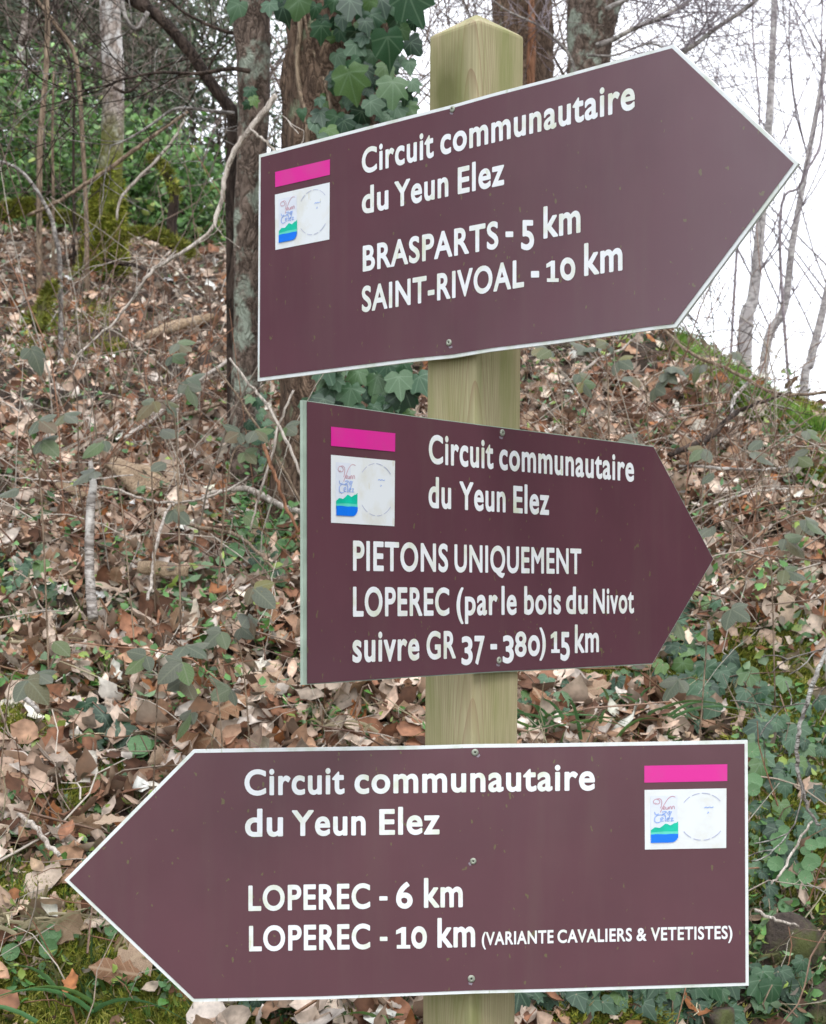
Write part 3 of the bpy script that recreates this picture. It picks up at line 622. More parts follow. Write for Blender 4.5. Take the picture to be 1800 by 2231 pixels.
# 4 pale trunk with mossy foot
t, b, _, _ = tree('pale_trunk_tree', 'pale barked trunk with a thick sleeve of green moss at its foot, left', [(224, 604), (226, 570), (230, 500), (237, 420), (244, 330), (247, 200), (244, 100), (240, 0), (236, -400), (226, -1100)], 7.55, [110, 84, 72, 56, 50, 47, 46, 45, 44, 34], M['bark_pale'], rough=.07, seed=7, n=24)
rm = np.random.default_rng(77); N = 5200; zz = rm.uniform(0, 1, N) ** 1.5; yp = 604 - zz * 230; aa = rm.uniform(0, 6.28, N); cxm = np.interp(yp, [330, 420, 500, 570, 604], [244, 237, 230, 226, 224]); rw = np.interp(yp, [330, 420, 500, 570, 604], [25, 28, 36, 43, 58])
keep = (np.sin(aa * 2 + yp * .03) + rm.normal(0, .5, N) + (yp - 440) / 60) > 0; aa, yp, cxm, rw = aa[keep], yp[keep], cxm[keep], rw[keep]; N = len(aa)
rr = rw / F * 7.55; pos = np.stack([(cxm - CX) / F * 7.55 + np.cos(aa) * rr, 7.55 + np.sin(aa) * rr, EYE + (HY - yp) / F * 7.55], -1) - b
scatter('moss', TUFT, pos, np.stack([np.cos(aa), np.sin(aa), np.full(N, -.2)], -1), rm.uniform(.016, .034, N), palette(rm, N, [(.36, .38, .06), (.24, .28, .04), (.10, .14, .02), (.48, .46, .12)], [3, 3, 2, 1.6], .25), M['moss'], .4, 3, parent=t, kind='stuff')
limb(t, b, pxpath([(247, 190), (280, 200), (330, 160), (400, 130), (470, 128)], 7.2), [.008, .004], M['bark_dark'], twigs=6, rnd=rt)
# 5 far pale trunk on the left
t, b, _, _ = tree('far_pale_tree', 'thin pale trunk at the far left, standing in the green shrubs', [(40, 470), (42, 300), (42, 180), (48, 90), (54, 40), (58, -200), (60, -500)], 9.9, [24, 20, 18, 16, 14, 14, 10], M['bark_pale'], rough=.06, seed=8, n=12)
limb(t, b, pxpath([(47, 100), (70, 60), (100, 30), (140, 10)], 9.8), [.012, .006], M['bark_dark'], twigs=8, rnd=rt)
# 6 slender brown stems on the left
VS = [('slim straight brown stem, leftmost and thickest of the thin stems left of the pale trunk', [(86, 500), (86, 339), (93, 242), (100, 155), (104, 35), (100, -20), (96, -300)], [13, 13, 13, 12, 12, 12, 8]),
      ('thin brown stem bowing to the right on its way down, left of the pale trunk', [(190, 520), (188, 467), (180, 311), (173, 194), (162, 117), (128, 62), (83, 3), (40, -60)], [12, 10, 10, 10, 9, 9, 8, 7]),
      ('short broken brown stem with a blunt top, between the other thin stems', [(116, 500), (116, 429), (114, 300), (117, 155)], [8, 7, 6, 5]),
      ('thin stem running beside the mossy trunk, nearest to it on its left', [(161, 520), (161, 460), (160, 330), (161, 207), (150, 120), (128, 60), (110, -40)], [7, 6, 6, 6, 5, 5, 4])]
for i, (lb, pts, w) in enumerate(VS):
    t, b, p3, _ = tree('sapling', lb, pts, 7.1 + .15 * i, w, M['twig'] if False else M['bark_dark'] if i == 3 else M['vine'], 'sapling', group='thin stems left of the pale trunk', rough=.05, seed=30 + i, n=8)
    mb = MB()
    for _ in range(9): 
        j = rt.integers(1, len(p3)); twigtree(mb, p3[j] + (p3[j-1]-p3[j]) * rt.uniform(0, 1), (rt.normal(0, 1), rt.normal(0, .6), .7), rt.uniform(.25, .6), .003, 1, rt)
    ob('twig', mb.mesh('twig', M['bark_dark'], b), t)
t, b, _, _ = tree('sapling', 'grey arching shoot at the left edge, bending down to the leaf litter', [(133, 640), (131, 581), (121, 518), (111, 473), (80, 415), (45, 373), (3, 353), (-60, 350)], 5.6, [12, 10, 10, 9, 8, 8, 7, 6], M['bark_grey'], 'sapling', rough=.05, seed=41, n=8)
# 7 trunks behind the post
t, b, p1, _ = tree('reddish_tree', 'brown trunk with a strip of bare orange bark, right behind the top of the post', [(1150, 760), (1146, 500), (1140, 200), (1136, 0), (1132, -500), (1130, -1200)], 7.0, [170, 140, 128, 128, 116, 96], M['bark_big'], rough=.11, seed=9, n=24)
M['orange'] = m_bark('orange_bark', (.20, .09, .05), (.42, .22, .13), None, .4, (40, 40, 9), bs=.5)
limb(t, b, pxpath([(1158, 260), (1157, 160), (1159, 90), (1158, 20), (1157, -80)], 6.872), [.016, .020, .016, .010], M['orange'], 'bare_bark', 8)
t, TB, p2, _ = tree('grey_tree', 'leaning grey brown trunk, second trunk right of the post', [(1268, 720), (1272, 500), (1278, 250), (1286, 120), (1296, 0), (1330, -300), (1360, -800)], 6.6, [130, 112, 98, 94, 116, 96, 80], M['bark_lichen'], rough=.10, seed=10, n=24)
GT = t
for pts, w, tw in [([(1300, 100), (1341, 83), (1385, 60), (1440, 38), (1496, 5), (1560, -50)], 13, 26), ([(1310, 160), (1400, 150), (1496, 109), (1560, 62), (1636, 10), (1700, -50)], 14, 30), ([(1320, 20), (1380, -10), (1450, -60)], 12, 14), ([(1262, 200), (1240, 120), (1180, 60), (1100, 20), (1040, -30)], 7, 16), ([(1280, 120), (1340, 120), (1420, 95), (1480, 130), (1520, 150)], 6, 22)]:
    limb(t, TB, pxpath(pts, 6.4), [wpx(w, 6.4), wpx(w, 6.4) * .5], M['bark_grey'], twigs=tw, rnd=rt, tw=.42, depth=2, up=.1, mt=M['bark_flare2'])
# 8 bare trees against the sky
BT = [('slim pale bare tree against the white sky, thickest of those beyond the bank', [(1612, 900), (1622, 777), (1641, 648), (1655, 518), (1672, 330), (1684, 100), (1690, -100), (1700, -500)], [40, 34, 26, 22, 18, 15, 13, 8], 9.0),
      ('leaning bare tree against the sky, second trunk beyond the bank from the left', [(1648, 960), (1662, 829), (1709, 669), (1729, 518), (1771, 290), (1800, 120), (1830, -100)], [24, 21, 18, 15, 12, 10, 7], 9.3),
      ('bare tree against the sky at the right edge of the bank, its trunk curving right', [(1738, 1020), (1750, 897), (1766, 790), (1781, 726), (1806, 620), (1850, 400), (1880, 100)], [22, 20, 20, 18, 16, 13, 10], 9.6),
      ('thin dark bare sapling on the bank crest, close to the tip of the top sign', [(1560, 860), (1600, 640), (1612, 520), (1640, 400), (1655, 250), (1640, 60), (1650, -80)], [7, 6, 6, 5, 4, 4, 3], 8.6),
      ('thin bare sapling in the upper right corner of the sky', [(1790, 1000), (1700, 560), (1745, 400), (1790, 300), (1790, 100), (1795, -80)], [7, 7, 6, 5, 4, 3], 8.8)]
for i, (lb, pts, w, Yt) in enumerate(BT):
    t, b, p3, rad = tree('bare_tree', lb, pts, Yt, w, M['bark_flare'] if i < 3 else M['bark_flare2'], 'tree', group='bare trees against the sky', rough=.04, seed=50 + i, n=10)
    for k in range(12 if i < 3 else 8):
        j = rt.integers(1, len(p3) - 1); f = rt.uniform(0, 1); q = p3[j] * (1-f) + p3[j+1] * f; rr = (rad[j] * (1-f) + rad[j+1] * f)
        mb = MB(); s = rt.choice([-1, 1]); twigtree(mb, q, (s * rt.uniform(.35, .8), rt.normal(0, .3), 1.0), rt.uniform(.8, 1.9), min(rr * .36, .006), 2, rt, .12, .10, 7, 4, shrink=.55)
        ob('branch', mb.mesh('branch', M['bark_flare2'], b), t)

def wire(label, pts, Y):
    p = smooth_path(pxpath(pts, Y), 8); o = p[0].copy(); mb = MB(); mb.tube(p, .0016, 4); r = np.random.default_rng(4)
    for q in p[3::4]:
        for _ in range(3): d = r.normal(0, 1, 3); d /= np.linalg.norm(d); mb.tube([q - d * .022, q + d * .022], .0014, 3)
    ob('barbed_wire', mb.mesh('barbed_wire', M['bark_flare2'], o), None, label, 'wire', 'barbed wire along the crest', None, tuple(float(v) for v in o))
wire('upper strand of barbed wire against the sky, right of the top sign', [(1380, 160), (1480, 164), (1570, 167), (1640, 168), (1720, 171), (1830, 174), (1900, 176)], 7.6)
wire('lower strand of barbed wire just above the crest of the bank', [(1440, 684), (1510, 688), (1600, 700), (1700, 716), (1830, 738), (1900, 750)], 7.6)

# ------------------------------------------------------------------ evergreens and shrubs up the slope
def clumps(r, n, lo, hi, spread, N, flat=1.0):
    c = r.uniform(lo, hi, (n, 3)); k = r.integers(0, n, N); return c[k] + r.normal(0, 1, (N, 3)) * spread * np.array([1, 1, flat])
OV = [tpl(4, 3, oval, -.5, .4, .01, 600), tpl(4, 3, oval, -.8, -.5, .02, 601)]; LN = [tpl(3, 3, lance, 0, .6, .01, 602), tpl(3, 3, lance, .2, -.5, .01, 603)]
def bush(name, label, cat, lo, hi, n, N, size, cols, w, tpls, spread, seed, tilt=1.0, stems=12, base=None, group=None, flat=.8, nonuni=(.7, 1.3)):
    r = np.random.default_rng(seed); cx, cy = (lo[0] + hi[0]) / 2, (lo[1] + hi[1]) / 2; b = np.array([cx, cy, float(gh(cx, cy)) - .03]); t = thing(name, label, cat, b, group)
    mb = MB()
    for _ in range(stems):
        e = r.uniform(lo, hi); s = np.array([cx + (e[0]-cx) * .3, cy + (e[1]-cy) * .3, b[2]]); mid = (s + e) / 2 + r.normal(0, .12, 3); p = smooth_path([s, mid, e], 6); mb.tube(p, np.linspace(.02, .006, len(p)), 5)
    ob('trunk' if 'tree' in name else 'stem', mb.mesh('stem', M['bark_dark'], b), t)
    pos = clumps(r, n, lo, hi, spread, N, flat) - b
    scatter('crown' if 'tree' in name else 'foliage', tpls, pos, np.tile([0, -.5, .8], (N, 1)), r.uniform(size[0], size[1], N), palette(r, N, cols, w, .25), M['foliage'], tilt, seed + 1, parent=t, kind='stuff', nonuni=nonuni)
    return t
GC = [(.16, .33, .09), (.11, .25, .06), (.26, .43, .16), (.36, .45, .12), (.06, .12, .04)]; GW = [4, 4, 3, 1, 2]
bush('green_shrub', 'dense bright green shrub filling the left edge above the leaf litter', 'shrub', (-3.6, 9.0, 3.5), (-1.95, 9.9, 4.62), 120, 8500, (.035, .062), GC, GW, OV, .12, 700, group='green shrubs up the slope')
bush('green_shrub', 'green shrub behind the pale trunk with the mossy foot', 'shrub', (-2.1, 9.0, 3.5), (-1.5, 9.9, 4.35), 60, 4200, (.035, .06), GC, GW, OV, .11, 701, group='green shrubs up the slope')
bush('green_shrub', 'low green shrub between the pale trunk and the lichen trunk', 'shrub', (-1.7, 8.8, 3.35), (-.95, 9.8, 4.0), 60, 4800, (.035, .06), GC, [3, 4, 2, 1, 3], OV, .11, 702, group='green shrubs up the slope')
DC = [(.05, .08, .035), (.08, .11, .055), (.12, .145, .08), (.15, .14, .10)]; DW = [4, 4, 2, 2]
bush('evergreen_tree', 'dark evergreen tree in the upper left corner behind the green shrubs', 'tree', (-5.2, 12.0, 3.8), (-2.6, 14.0, 7.2), 130, 27000, (.07, .14), DC, DW, LN, .24, 703, stems=16, group='dark evergreens', flat=.7, nonuni=(.5, .9))
bush('evergreen_tree', 'dark evergreen tree behind the pale trunk, white sky showing right of it', 'tree', (-2.9, 12.0, 3.8), (-1.95, 14.0, 6.6), 60, 11500, (.07, .13), DC, DW, LN, .21, 704, stems=12, group='dark evergreens', flat=.7, nonuni=(.5, .9))
bush('evergreen_tree', 'thin evergreen with sky showing through, behind the lichen trunk', 'tree', (-1.95, 12.5, 3.7), (-.95, 14.0, 6.6), 60, 5200, (.05, .10), [(.06, .11, .05), (.09, .13, .07), (.15, .2, .10)], [4, 3, 1], LN, .18, 705, stems=16, group='dark evergreens', flat=.8, nonuni=(.5, .9))
bush('evergreen_tree', 'unseen dark evergreen added left of the bank to darken reflections in the top sign', 'tree', (-8.5, .5, 1.2), (-5.6, 8.0, 7.5), 260, 24000, (.26, .42), DC, DW, LN, .40, 706, stems=16, group='dark evergreens', nonuni=(.6, 1.2))  # unseen foliage, placed and thickened to block sky reflected in the top sign
bush('evergreen_tree', 'unseen dark evergreen added right of the bank to darken reflections in the middle sign', 'tree', (4.8, -2.5, 1.0), (7.8, 6.0, 6.5), 260, 22000, (.26, .42), DC, DW, LN, .40, 707, stems=16, group='dark evergreens', nonuni=(.6, 1.2))  # out of view, added dense to keep sky reflections off the middle sign
bush('evergreen_tree', 'dull grey green evergreens closing the view behind the left tree trunks', 'tree', (-4.8, 14.4, 3.4), (-2.05, 15.6, 7.4), 90, 12000, (.14, .26), [(.075, .10, .06), (.11, .13, .085), (.05, .07, .04)], [3, 2, 2], LN, .30, 708, stems=8, group='dark evergreens', flat=.8, nonuni=(.5, .9))
# leafless thicket up the slope
def thicket(name, label, px0, px1, y0, y1, Y0, Y1, n, seed, r0=.007, L=(.7, 1.6), d=2, m='bark_dark', sp=3):
    r = np.random.default_rng(seed); mb = MB(); cx = (px0 + px1) / 2; Yc = (Y0 + Y1) / 2; b = np.array([(cx - CX) / F * Yc, Yc, 0.]); b[2] = gh(b[0], b[1])
    for _ in range(n): twigtree(mb, P(r.uniform(px0, px1), r.uniform(y0, y1), r.uniform(Y0, Y1)), (r.normal(0, .8), r.normal(0, .3), .8), r.uniform(*L), r0 * r.uniform(.5, 1.2), d, r, .05, .22, 6, sp)
    return ob(name, mb.mesh(name, M[m], b), None, label, 'thicket', kind='stuff', loc=tuple(float(v) for v in b))
thicket('twig_thicket', 'tangle of thin dark leafless twigs over the green shrubs on the left', -20, 520, 60, 480, 7.6, 9.2, 64, 800, .0045, (.5, 1.3), 2, 'bark_mid')
thicket('twig_thicket', 'tangle of leafless twigs between the trunks behind the post', 560, 1240, -60, 330, 8, 11, 90, 801, .006, (.7, 1.7), 2, 'bark_mid')
thicket('twig_thicket', 'dense dark twigs and shoots close behind the top of the post', 870, 1260, -60, 260, 6.2, 8.5, 60, 804, .005, (.5, 1.2), 2, 'bark_mid')
thicket('twig_thicket', 'fine haze of leafless twigs in front of the sky on the right', 1320, 1820, -30, 120, 9, 11, 34, 802, .004, (.6, 1.4), 2, 'bark_flare2', 3)
thicket('twig_thicket', 'low dark twigs along the crest of the bank under the top sign tip', 1480, 1620, 700, 800, 6.2, 7.2, 9, 803, .003, (.25, .6), 2, 'bark_dark', 3)

# ------------------------------------------------------------------ logs, stumps and fallen sticks
def stick(label, pts, w, m='stick', name='fallen_stick', cat='stick', Y=None, lift=.02, n=7, rough=.12, jit=.0012, group=None, k=5, seed=0, twigs=0, tint=None):
    """a single stick: pts in photo pixels, lying on the ground unless Y says how far away it hangs"""
    if Y is None: p = [gp(a, b, lift + .045) for a, b in pts]
    else: p = [P(a, b, Y if not isinstance(Y, (list, tuple)) else Y[i]) for i, (a, b) in enumerate(pts)]
    o = p[0].copy(); p = jitter(smooth_path(p, k), jit, seed + len(pts)); ww = w if isinstance(w, (list, tuple)) else [w, w * .55]
    wl = np.interp(np.linspace(0, 1, len(p)), np.linspace(0, 1, len(ww)), ww); mb = MB(); mb.tube(p, wl / 2 / F * p[:, 1], n, tint, rough=rough, seed=seed)
    for _ in range(twigs):
        i = rt.integers(1, len(p)); twigtree(mb, p[i], (p[i] - p[i-1]) / .05 + rt.normal(0, .7, 3), rt.uniform(.06, .2), .0015, 1, rt, .1)
    return ob(name, mb.mesh(name, M[m], o), None, label, cat, group, None, tuple(float(v) for v in o))
stick('long peeled white branch slanting down from the lichen trunk to the leaf litter', [(600, 209), (570, 250), (539, 287), (511, 328), (491, 380), (484, 429), (460, 501), (405, 545), (346, 580), (310, 617), (282, 661), (226, 722), (169, 774)], [14, 13, 12, 10, 9, 8, 6, 4], 'stick', 'dead_branch', 'branch', 3.6, n=9, rough=.14, twigs=5)
stick('thin side branch crossing the lichen trunk above the peeled branch', [(545, 283), (575, 305), (600, 330), (640, 360)], [7, 5], 'stick', 'dead_branch', 'branch', 3.55)
stick('long straight brown branch slanting low behind the pale trunk', [(410, 243), (350, 285), (290, 328), (220, 380), (160, 418), (121, 442), (60, 470)], [6, 9, 9, 7], 'vine', 'dead_branch', 'branch', 6.8)
stick('thin pale branch slanting from the mossy curved stub up to the right', [(404, 255), (380, 300), (345, 345), (300, 390), (262, 435), (255, 480)], [4, 6, 7, 5], 'stick', 'dead_branch', 'branch', 6.5)
stick('dark arched root rising from the moss horn', [(131, 618), (161, 601), (202, 603), (242, 617), (290, 627), (330, 645)], [8, 10, 10, 8], 'bark_dark', 'arched_root', 'root', lift=.06)
stick('moss covered horn shaped stub standing in the leaf litter on the left', [(78, 712), (88, 690), (96, 665), (106, 640), (116, 622), (130, 612)], [40, 30, 22, 15, 10, 5], 'bark_moss', 'mossy_stub', 'stub', 5.55, n=12)
rm = np.random.default_rng(5)
def mossover(o, path, w, N, seed, mk=None):
    r = np.random.default_rng(seed); base = np.array(o.location); p = smooth_path(path, 8); i = r.integers(0, len(p), N); a = r.uniform(0, 6.28, N); ww = np.interp(i, np.linspace(0, len(p) - 1, len(w)), w) / 2 / F * p[i, 1]
    up = r.uniform(0, 1, N) < .5 + .5 * np.sin(a); i, a, ww = i[up], a[up], ww[up]; n_ = np.stack([np.cos(a), -np.abs(np.cos(a)) * .4, np.sin(a)], -1)
    pos = p[i] + n_ * ww[:, None] * .95 + r.normal(0, .004, (len(i), 3)) - base
    return scatter('moss', TUFT, pos, n_, r.uniform(.010, .020, len(i)) * (path[0][1] / 4) ** .6, palette(r, len(i), [(.25, .27, .045), (.15, .18, .03), (.34, .33, .08)], [3, 3, 2], .25), M['moss'], .4, seed, parent=o, kind='stuff')
mossover(bpy.data.objects['mossy_stub'], pxpath([(78, 712), (88, 690), (96, 665), (106, 640), (116, 622)], 5.55), [40, 31, 22, 14, 8], 520, 61)
o = stick('dark curved stub with yellow moss on its back, between the pale and lichen trunks', [(378, 540), (374, 484), (381, 432), (366, 387), (345, 358), (325, 345)], [26, 22, 22, 20, 14, 8], 'bark_dark', 'curved_stub', 'stub', 7.2, n=12)
mossover(o, pxpath([(385, 432), (370, 385), (348, 357), (328, 344)], 7.15), [18, 18, 12, 8], 300, 62)
o = stick('mossy fallen log lying at the foot of the green shrubs, far left', [(-40, 478), (20, 462), (70, 455), (120, 474), (187, 486), (230, 500)], [30, 30, 28, 22, 16, 12], 'bark_moss', 'mossy_log', 'log', 8.3, n=12)
mossover(o, pxpath([(-40, 476), (20, 460), (70, 453), (120, 472), (187, 484)], 8.25), [32, 32, 28, 22, 16], 1800, 63)
o = stick('low mossy root mound in the litter right of the pale trunk', [(250, 520), (300, 508), (345, 520), (395, 540), (420, 560)], [8, 12, 18, 18, 8], 'bark_moss', 'mossy_root', 'root', 7.0, n=12)
mossover(o, pxpath([(250, 520), (300, 506), (345, 516), (395, 536), (420, 558)], 6.95), [8, 13, 19, 18, 8], 700, 64)
stick('pale barkless log piece half buried in leaves, left of the top sign', [(322, 776), (370, 760), (420, 742), (462, 732)], [16, 26, 26, 18], 'rotten', 'broken_log', 'log', lift=.03, n=10, rough=.15)
stick('white birch stick standing upright in the litter, nearest the left edge', [(203, 1348), (197, 1280), (195, 1200), (198, 1100), (203, 1060), (200, 1030), (197, 1006)], [24, 22, 21, 20, 17, 13, 9], 'birch', 'birch_stick', 'stick', [2.93, 2.97, 3.0, 3.03, 3.05, 3.06, 3.07], n=12, rough=.03, jit=.0003)
stick('straight grey stick slanting down left from the foot of the lichen trunk', [(520, 845), (460, 890), (403, 938), (340, 995), (282, 1046), (270, 1060)], [7, 9, 10, 9, 6], 'stick', lift=.07, twigs=3)
stick('weathered brown stick lying just below the straight grey one', [(528, 920), (470, 942), (423, 958), (380, 975), (335, 990)], [9, 9, 7], 'vine', lift=.04)
stick('thin grey curved twig bowed like a shallow bowl, left of the middle sign', [(200, 1178), (250, 1187), (310, 1205), (363, 1214), (420, 1211), (464, 1201), (505, 1180), (540, 1158)], [4, 6, 6, 6, 4], 'stick', lift=.08)
stick('rough bark covered stick running into the left edge of the middle sign', [(440, 1170), (490, 1160), (540, 1158), (590, 1178), (630, 1198), (700, 1225)], [8, 13, 14, 14, 11], 'stick', lift=.05, n=9, rough=.2)
stick('long bent twig reaching down right to the pennywort leaves', [(375, 1210), (420, 1238), (504, 1261), (555, 1295), (597, 1343)], [6, 9, 8, 6], 'vine', lift=.05)
stick('pale straw coloured stem hanging straight down in the middle of the litter', [(380, 1205), (362, 1230), (345, 1290), (335, 1340), (330, 1390), (322, 1440)], [6, 8, 8, 7], 'stick', lift=.07)
stick('orange brown bramble stem beside the left edge of the middle sign', [(574, 968), (600, 1040), (622, 1100), (650, 1160)], [9, 8, 6], 'rotten' if False else 'orange', 'bramble_cane', 'cane', 3.1)
stick('long pale cane slanting behind the left edge of the middle sign', [(500, 780), (545, 840), (581, 880), (620, 955), (661, 1045), (690, 1120)], [5, 7, 7, 6], 'stick', 'bramble_cane', 'cane', 3.2)
stick('second pale cane close behind the first, crossing the foot of the lichen trunk', [(470, 800), (530, 880), (590, 975), (640, 1060), (680, 1150)], [4, 6, 5], 'vine', 'bramble_cane', 'cane', 3.3)
stick('pale cane curving from the lower left corner of the top sign to the moss', [(640, 850), (610, 920), (590, 1000), (560, 1100), (545, 1160)], [5, 6, 4], 'stick', 'bramble_cane', 'cane', 3.25)
stick('short white broken stick lying on moss at the left edge', [(38, 1608), (55, 1622), (84, 1642)], [10, 13, 9], 'birch', lift=.03)
stick('light brown peeled stick pointing at the tip of the bottom sign', [(40, 1885), (75, 1912), (105, 1955), (130, 1985)], [9, 12, 10], 'stick', lift=.03)
stick('thin grey stick above the short birch stick on the left', [(0, 1165), (70, 1163), (150, 1165), (290, 1164)], [3, 4, 3], 'stick', lift=.09)
stick('arching brown cane on the bank between the top and middle signs, right side', [(1408, 740), (1425, 790), (1455, 828), (1490, 860), (1523, 885), (1575, 905), (1624, 930), (1670, 955), (1713, 974), (1785, 966), (1830, 955)], [5, 7, 8, 8, 6], 'vine', lift=.10, twigs=4)
stick('white forked stick on the mossy bank at right', [(1592, 1010), (1596, 985), (1604, 958), (1624, 926), (1650, 890), (1668, 868)], [8, 8, 6, 4], 'birch', lift=.08, twigs=2)
stick('dark gnarled branch reaching right from behind the middle sign', [(1460, 1115), (1495, 1103), (1544, 1071), (1575, 1045), (1604, 1019), (1636, 998), (1680, 985), (1721, 966)], [12, 13, 11, 8, 5], 'bark_dark', lift=.10, n=9, rough=.2, twigs=6)
stick('straight white twig under the dark gnarled branch', [(1480, 1104), (1530, 1108), (1584, 1115), (1650, 1112), (1725, 1103)], [6, 7, 5], 'birch', lift=.06)
stick('thin tan stem at the tip of the middle sign', [(1556, 1222), (1610, 1196), (1665, 1184), (1720, 1190)], [6, 5, 4], 'stick', lift=.09)
stick('grey curved stem in front of the mossy bank at the right edge', [(1805, 1400), (1798, 1425), (1775, 1480), (1761, 1521), (1745, 1570), (1737, 1626), (1740, 1680), (1749, 1723), (1762, 1765), (1785, 1798)], [8, 10, 10, 9, 8, 6], 'bark_grey', 'bare_shoot', 'shoot', 2.42, twigs=4)
stick('pale twig lying below the bare rock on the right', [(1644, 2114), (1690, 2135), (1741, 2162)], [8, 7, 5], 'stick', lift=.05)
stick('thin pale twig hanging in front of the bare rock', [(1770, 1970), (1740, 2030), (1705, 2080), (1681, 2126)], [5, 6, 5], 'stick', lift=.09)
stick('thin brown twig below the bottom sign, right of the post', [(1345, 2150), (1352, 2180), (1362, 2205), (1372, 2240)], [10, 11, 9], 'vine', lift=.08)
stick('small forked twig on the bank left of the middle sign tip', [(1215, 925), (1255, 910), (1300, 880), (1350, 850), (1380, 830)], [5, 6, 4], 'stick', lift=.08, twigs=2)

# curled slab of pale bark, rotten brown lumps
def slab(label, a, b_, w, seed, m='rotten', name='bark_piece', lift=.035, cat='bark'):
    pa, pb = gp(*a, lift + .05), gp(*b_, lift + .05); d = pb - pa; L = np.linalg.norm(d); n = gn(*((pa+pb)/2)[:2]) + np.array([0, -.5, 0]); wd = w / F * pa[1] / L / 2
    V, Fa, UV = blade(12, 7, lambda s, k: wd * (.55 + .45 * math.sin(math.pi * (s * .8 + .12))) * (1 + .12 * math.sin(11*s + 2*k)), 1.6, .25, .02, seed)
    me = mesh_np(name, V, Fa, M[m], smooth=True); o = ob(name, me, None, label, cat)
    n /= np.linalg.norm(n); y = d / L; x = np.cross(y, n); x /= np.linalg.norm(x); n = np.cross(x, y); Mx = np.eye(4); Mx[:3, :3] = np.stack([x, y, -n], 1) * L; Mx[:3, 3] = pa; o.matrix_world = Matrix(Mx.tolist())
    s = o.modifiers.new('thick', 'SOLIDIFY'); s.thickness = .035; return o
slab('large curled piece of pale tan bark in the middle of the litter', (246, 1075), (385, 1150), 62, 71)
slab('small strip of brown bark beside the birch stick', (125, 1130), (180, 1148), 20, 72)
slab('broken brown wood chunk lying in the litter, left of the middle sign', (300, 1330), (410, 1345), 40, 73, lift=.05)

# bare rock in the face of the bank
def rock(label, cx, cy, sx, sy, seed, Y=None):
    p = gp(cx, cy) if Y is None else P(cx, cy, Y); r = np.random.default_rng(seed); bm = bmesh.new(); bmesh.ops.create_icosphere(bm, subdivisions=4, radius=1)
    k = r.normal(0, 1, (14, 3)); ph = r.uniform(0, 6.28, 14)
    for v in bm.verts:
        c = np.array(v.co); f = 1 + sum(.07 / (1 + i * .5) * math.sin(np.dot(k[i], c) * (1.0 + i * .35) + ph[i]) for i in range(10))
        for q in range(9):
            dn = k[q] / np.linalg.norm(k[q]); e = np.dot(c * f, dn) - .62
            if e > 0: f *= 1 - e * .85
        v.co = Vector((c[0]*f*sx/2/F*p[1], c[1]*f*.05, c[2]*f*sy/2/F*p[1]))
    me = bpy.data.meshes.new('rock'); bm.to_mesh(me); bm.free(); me.materials.append(M['rock']); [setattr(q, 'use_smooth', True) for q in me.polygons]
    return ob('rock', me, None, label, 'rock', None, None, tuple(float(v) for v in p))
rock('dark brown bare rock face showing in the bank right of the bottom sign', 1712, 2075, 170, 170, 6)
rock('grey lichened stone at the bottom right corner of the bank', 1800, 2190, 130, 150, 2)
rock('small dark stone under the ivy below the bottom sign, at right', 1560, 2215, 120, 70, 3)

# ------------------------------------------------------------------ ivy
VIEW = lambda p: (np.array([0, 0, EYE]) - p) / np.linalg.norm(np.array([0, 0, EYE]) - p)
def ivyleaf(parent, base, px, py, Y, size_px, yawdeg, tiltx=0, tilty=0, k=None, lay=None):
    """yawdeg: the way the tip points in the picture, 0 = down, + = towards the right"""
    p = P(px, py, Y); n = VIEW(p) + np.array([tiltx, 0, tilty]); n /= np.linalg.norm(n)
    a = math.radians(yawdeg); tg = np.array([math.sin(a), 0, -math.cos(a)]); L = size_px / 1.35 / F * Y
    return leaf(parent, IVYM[k if k is not None else rng.integers(0, 10)], 'leaf', p - tg * L * .45, n, ydir(n, tg), L, base)
# big leaves on the trunk, largest first by hand
IVL = [(766, 190, 98, 0), (855, 205, 78, 10), (850, 112, 100, 15), (905, 110, 60, 30), (772, 118, 58, -5), (702, 75, 52, 0), (686, 25, 44, -10), (705, 55, 40, 10), (800, 60, 46, 20), (822, 235, 62, 25), (783, 262, 60, -10), (728, 270, 60, -20), (700, 262, 50, 10), (690, 282, 48, 0),
       (755, 278, 54, 20), (838, 96, 50, -30), (812, 130, 46, 0), (760, 20, 66, 0), (835, 20, 62, 10), (815, 50, 56, 30), (860, 60, 60, 0), (905, 20, 104, 25), (880, 75, 50, 20), (650, 22, 70, -10), (620, 35, 60, 10), (618, 15, 60, 0), (738, 15, 52, 20), (790, 90, 40, -20),
       (745, 55, 44, 0), (775, 150, 44, 30), (805, 165, 56, 40), (840, 160, 50, -10), (870, 250, 52, 20), (735, 165, 44, -30), (700, 225, 30, 0), (845, 268, 50, -10), (795, 290, 46, 0), (720, 295, 50, 10), (860, 150, 40, 30), (895, 150, 44, 0), (905, 190, 40, 20), (885, 215, 44, 0),
       (800, 15, 50, -15), (860, 20, 60, 0), (545, 205, 34, 10), (555, 225, 32, 20), (512, 25, 60, -20), (538, 232, 24, -30), (660, 250, 30, 0), (640, 20, 50, 15), (590, 25, 50, 0), (830, 290, 44, 10), (760, 310, 60, 0), (712, 315, 50, 0), (870, 290, 44, 20)]
for a in IVL:
    ivyleaf(IVYTREE, IB, a[0] + RU(-3, 3), a[1] + RU(-3, 3), 3.62 - (.0 if a[2] < 70 else .06) + RU(-.03, .03), a[2] * RU(.95, 1.1), a[3] + RU(-12, 12), RU(-.35, .35), RU(-.1, .7))
